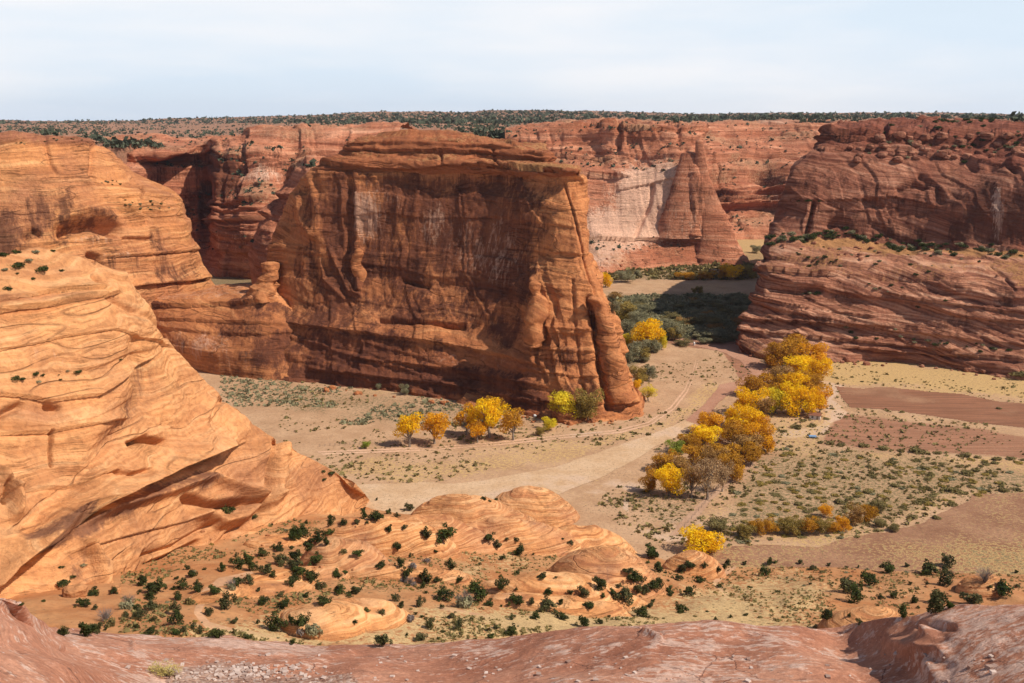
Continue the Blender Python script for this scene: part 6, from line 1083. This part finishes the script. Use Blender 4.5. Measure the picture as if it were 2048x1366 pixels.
# foreground plant
fp, _, _ = cast(335, 1352)
rb_ = bpy.data.objects.new('rabbitbrush', None); COL.objects.link(rb_); rb_.location = fp; tag(rb_, 'small yellowish rabbitbrush with a bare grey stem rooted in the foreground ledge', 'plant')
r = np.random.RandomState(4); L_ = []; tips = []
for k in range(60):
    a = r.rand() * 6.28; q = .17 * r.rand() ** .5; h = .05 + .09 * r.rand(); e_ = np.array([math.cos(a) * q - .02, math.sin(a) * q * .6, h]); L_.append(([(0, 0, -.02), e_ * np.array([.5, .5, .6]), e_], [.003, .0022, .0012], 4)); tips.append(e_)
mesh_raw('stem', *tubes(L_), M['bark'], rb_); tips = np.array(tips); cc = np.repeat(tips, 28, 0) + r.randn(len(tips) * 28, 3) * np.array([.022, .022, .014]); V, Fq = leafquads(cc, .005, r); A_ = np.zeros((len(V), 4), np.float32); A_[:, 0] = np.repeat(r.rand(len(cc)), 4)
mesh_raw('foliage', V, Fq, leaf_mat('rabbitbrush_leaves', (0.42, 0.34, 0.08), (0.80, 0.68, 0.25)), rb_, smooth=False, attrs=A_)
mesh_raw('bare_branch', *tubes([([(0.02, -.05, -.02), (.05, -.06, .03), (.04, -.08, .07), (.07, -.1, .09)], [.007, .006, .004, .002], 6), ([(.05, -.06, .03), (.10, -.05, .05)], [.004, .002], 5), ([(0.02, -.05, -.02), (.06, -.14, .0), (.07, -.2, -.02)], [.007, .005, .004], 6)]), M['bark'], rb_)
# ================================================================== LABELS: what sets each one apart, by what it stands next to
LMK = [(400, 1210, 'the pale trail bend'), (520, 1275, 'the lower end of the trail'), (450, 1160, 'the upper trail end'), (215, 1215, 'the near cliff foot'), (640, 1100, 'the whaleback rock tip'), (740, 1060, 'the whaleback rock'), (700, 1235, 'the ribbed rock hump'), (900, 1050, 'the left swirled dome'), (1055, 980, 'the highest swirled dome'),
 (1185, 1060, 'the ringed rock knob'), (1285, 1130, 'the right swirled dome'), (1120, 1170, 'the smooth front dome'), (960, 1150, 'the sandy dome hollow'), (900, 1215, 'the faint sand track'), (1390, 1110, 'the small pale dome'), (1403, 1080, 'the lone bright yellow tree'), (1450, 1190, 'the sandy gully'), (1560, 1170, 'the middle grassy slope'), (1700, 1150, 'the plowed field edge'), (1740, 1225, 'the bald rounded rock'), (1960, 1165, 'the low rock hump'), (1310, 1262, 'the ledge notch'), (1860, 1270, 'the ledge hollow'),
 (1627, 820, 'the shed'), (1625, 873, 'the blue trailer'), (1340, 965, 'the lower grove tip'), (1380, 830, 'the road bend'), (1500, 900, 'the lower grove flank'), (1480, 770, 'the creek bed'), (1590, 700, 'the mesa foot'), (1800, 860, 'the grassy field strip'), (1600, 1050, 'the russet hedge'), (1730, 1020, 'the two brown bushes'), (1950, 990, 'the plowed field corner'), (2000, 900, 'the tilled field end'), (1480, 1000, 'the grove fence'), (1800, 960, 'the scrub field middle'), (1740, 740, 'the straw meadow'),
 (820, 860, 'the leftmost meadow trees'), (960, 840, 'the brightest meadow tree'), (1140, 815, 'the butte corner'), (1250, 700, 'the butte edge'), (1300, 660, 'the narrows tree'), (1470, 545, 'the back meadow'), (1400, 690, 'the upper road end'), (1240, 560, 'the far butte side'),
 (60, 530, 'the top ledge'), (80, 755, 'the middle shelf'), (660, 945, 'the cliff nose'), (455, 1020, 'the cave hollow'), (150, 1170, 'the lower left pocket'), (1690, 450, 'the round hole'), (1620, 440, 'the dark cleft'), (1995, 420, 'the streaked wall'), (1830, 375, 'the dark alcove'), (1690, 260, 'the rim prow'), (1620, 580, 'the lower hollow'), (1800, 600, 'the cracked lower wall'), (1950, 700, 'the foot of the mesa'), (1950, 250, 'the skyline'), (300, 410, 'the lower shelf'), (220, 370, 'the upper shelf'), (90, 285, 'the rim')]
ORD = ['nearest', 'second nearest', 'third nearest', 'fourth nearest', 'fifth nearest', 'sixth nearest', 'seventh nearest', 'eighth nearest', 'ninth nearest', 'tenth nearest']
bag = {}
for rec in REC:
    ob, x, y, noun, w_ = rec; x = float(x); y = float(y); L_ = sorted(LMK, key=lambda m_: (m_[0] - x) ** 2 + 2.5 * (m_[1] - y) ** 2)[0]; dx, dy = x - L_[0], y - L_[1]
    side = ('right of' if dx > 0 else 'left of') if abs(dx) > 1.3 * abs(dy) else ('below' if dy > 0 else 'above'); bag.setdefault((noun, side, L_[2]), []).append((math.hypot(dx, dy), rec))
for (noun, side, lm), L_ in bag.items():
    L_.sort(key=lambda t: t[0])
    for i_, (d_, rec) in enumerate(L_):
        t = noun + ' ' + side + ' ' + lm
        if len(L_) > 1: t += ', ' + (ORD[i_] if i_ < 10 else 'farther') + (' to it' if i_ < 10 else ' than the others near it')
        if len(t.split()) > 16: t = t.replace(' to it', '')
        if len(t.split()) > 16: t = noun + ' ' + side + ' ' + lm
        rec[0]['label'] = t
print('plants', cnt[0], 'script', time.time() - T0)
# ================================================================== THE AIR
n = bpy.data.materials.new('thin_air'); n.use_nodes = True; t = n.node_tree; t.nodes.clear(); ou = t.nodes.new('ShaderNodeOutputMaterial'); pv = t.nodes.new('ShaderNodeVolumePrincipled')
pv.inputs['Color'].default_value = (0.80, 0.86, 1.0, 1); pv.inputs['Density'].default_value = 0.00002; pv.inputs['Anisotropy'].default_value = 0.2; t.links.new(pv.outputs[0], ou.inputs['Volume'])
V, F4 = boxes([(0, 6500, 140, 16000, 15000, 420)]); hzo = mesh_raw('haze', V, F4, n, smooth=False); tag(hzo, 'thin bluish air lying over the whole canyon', 'haze', kind='stuff')
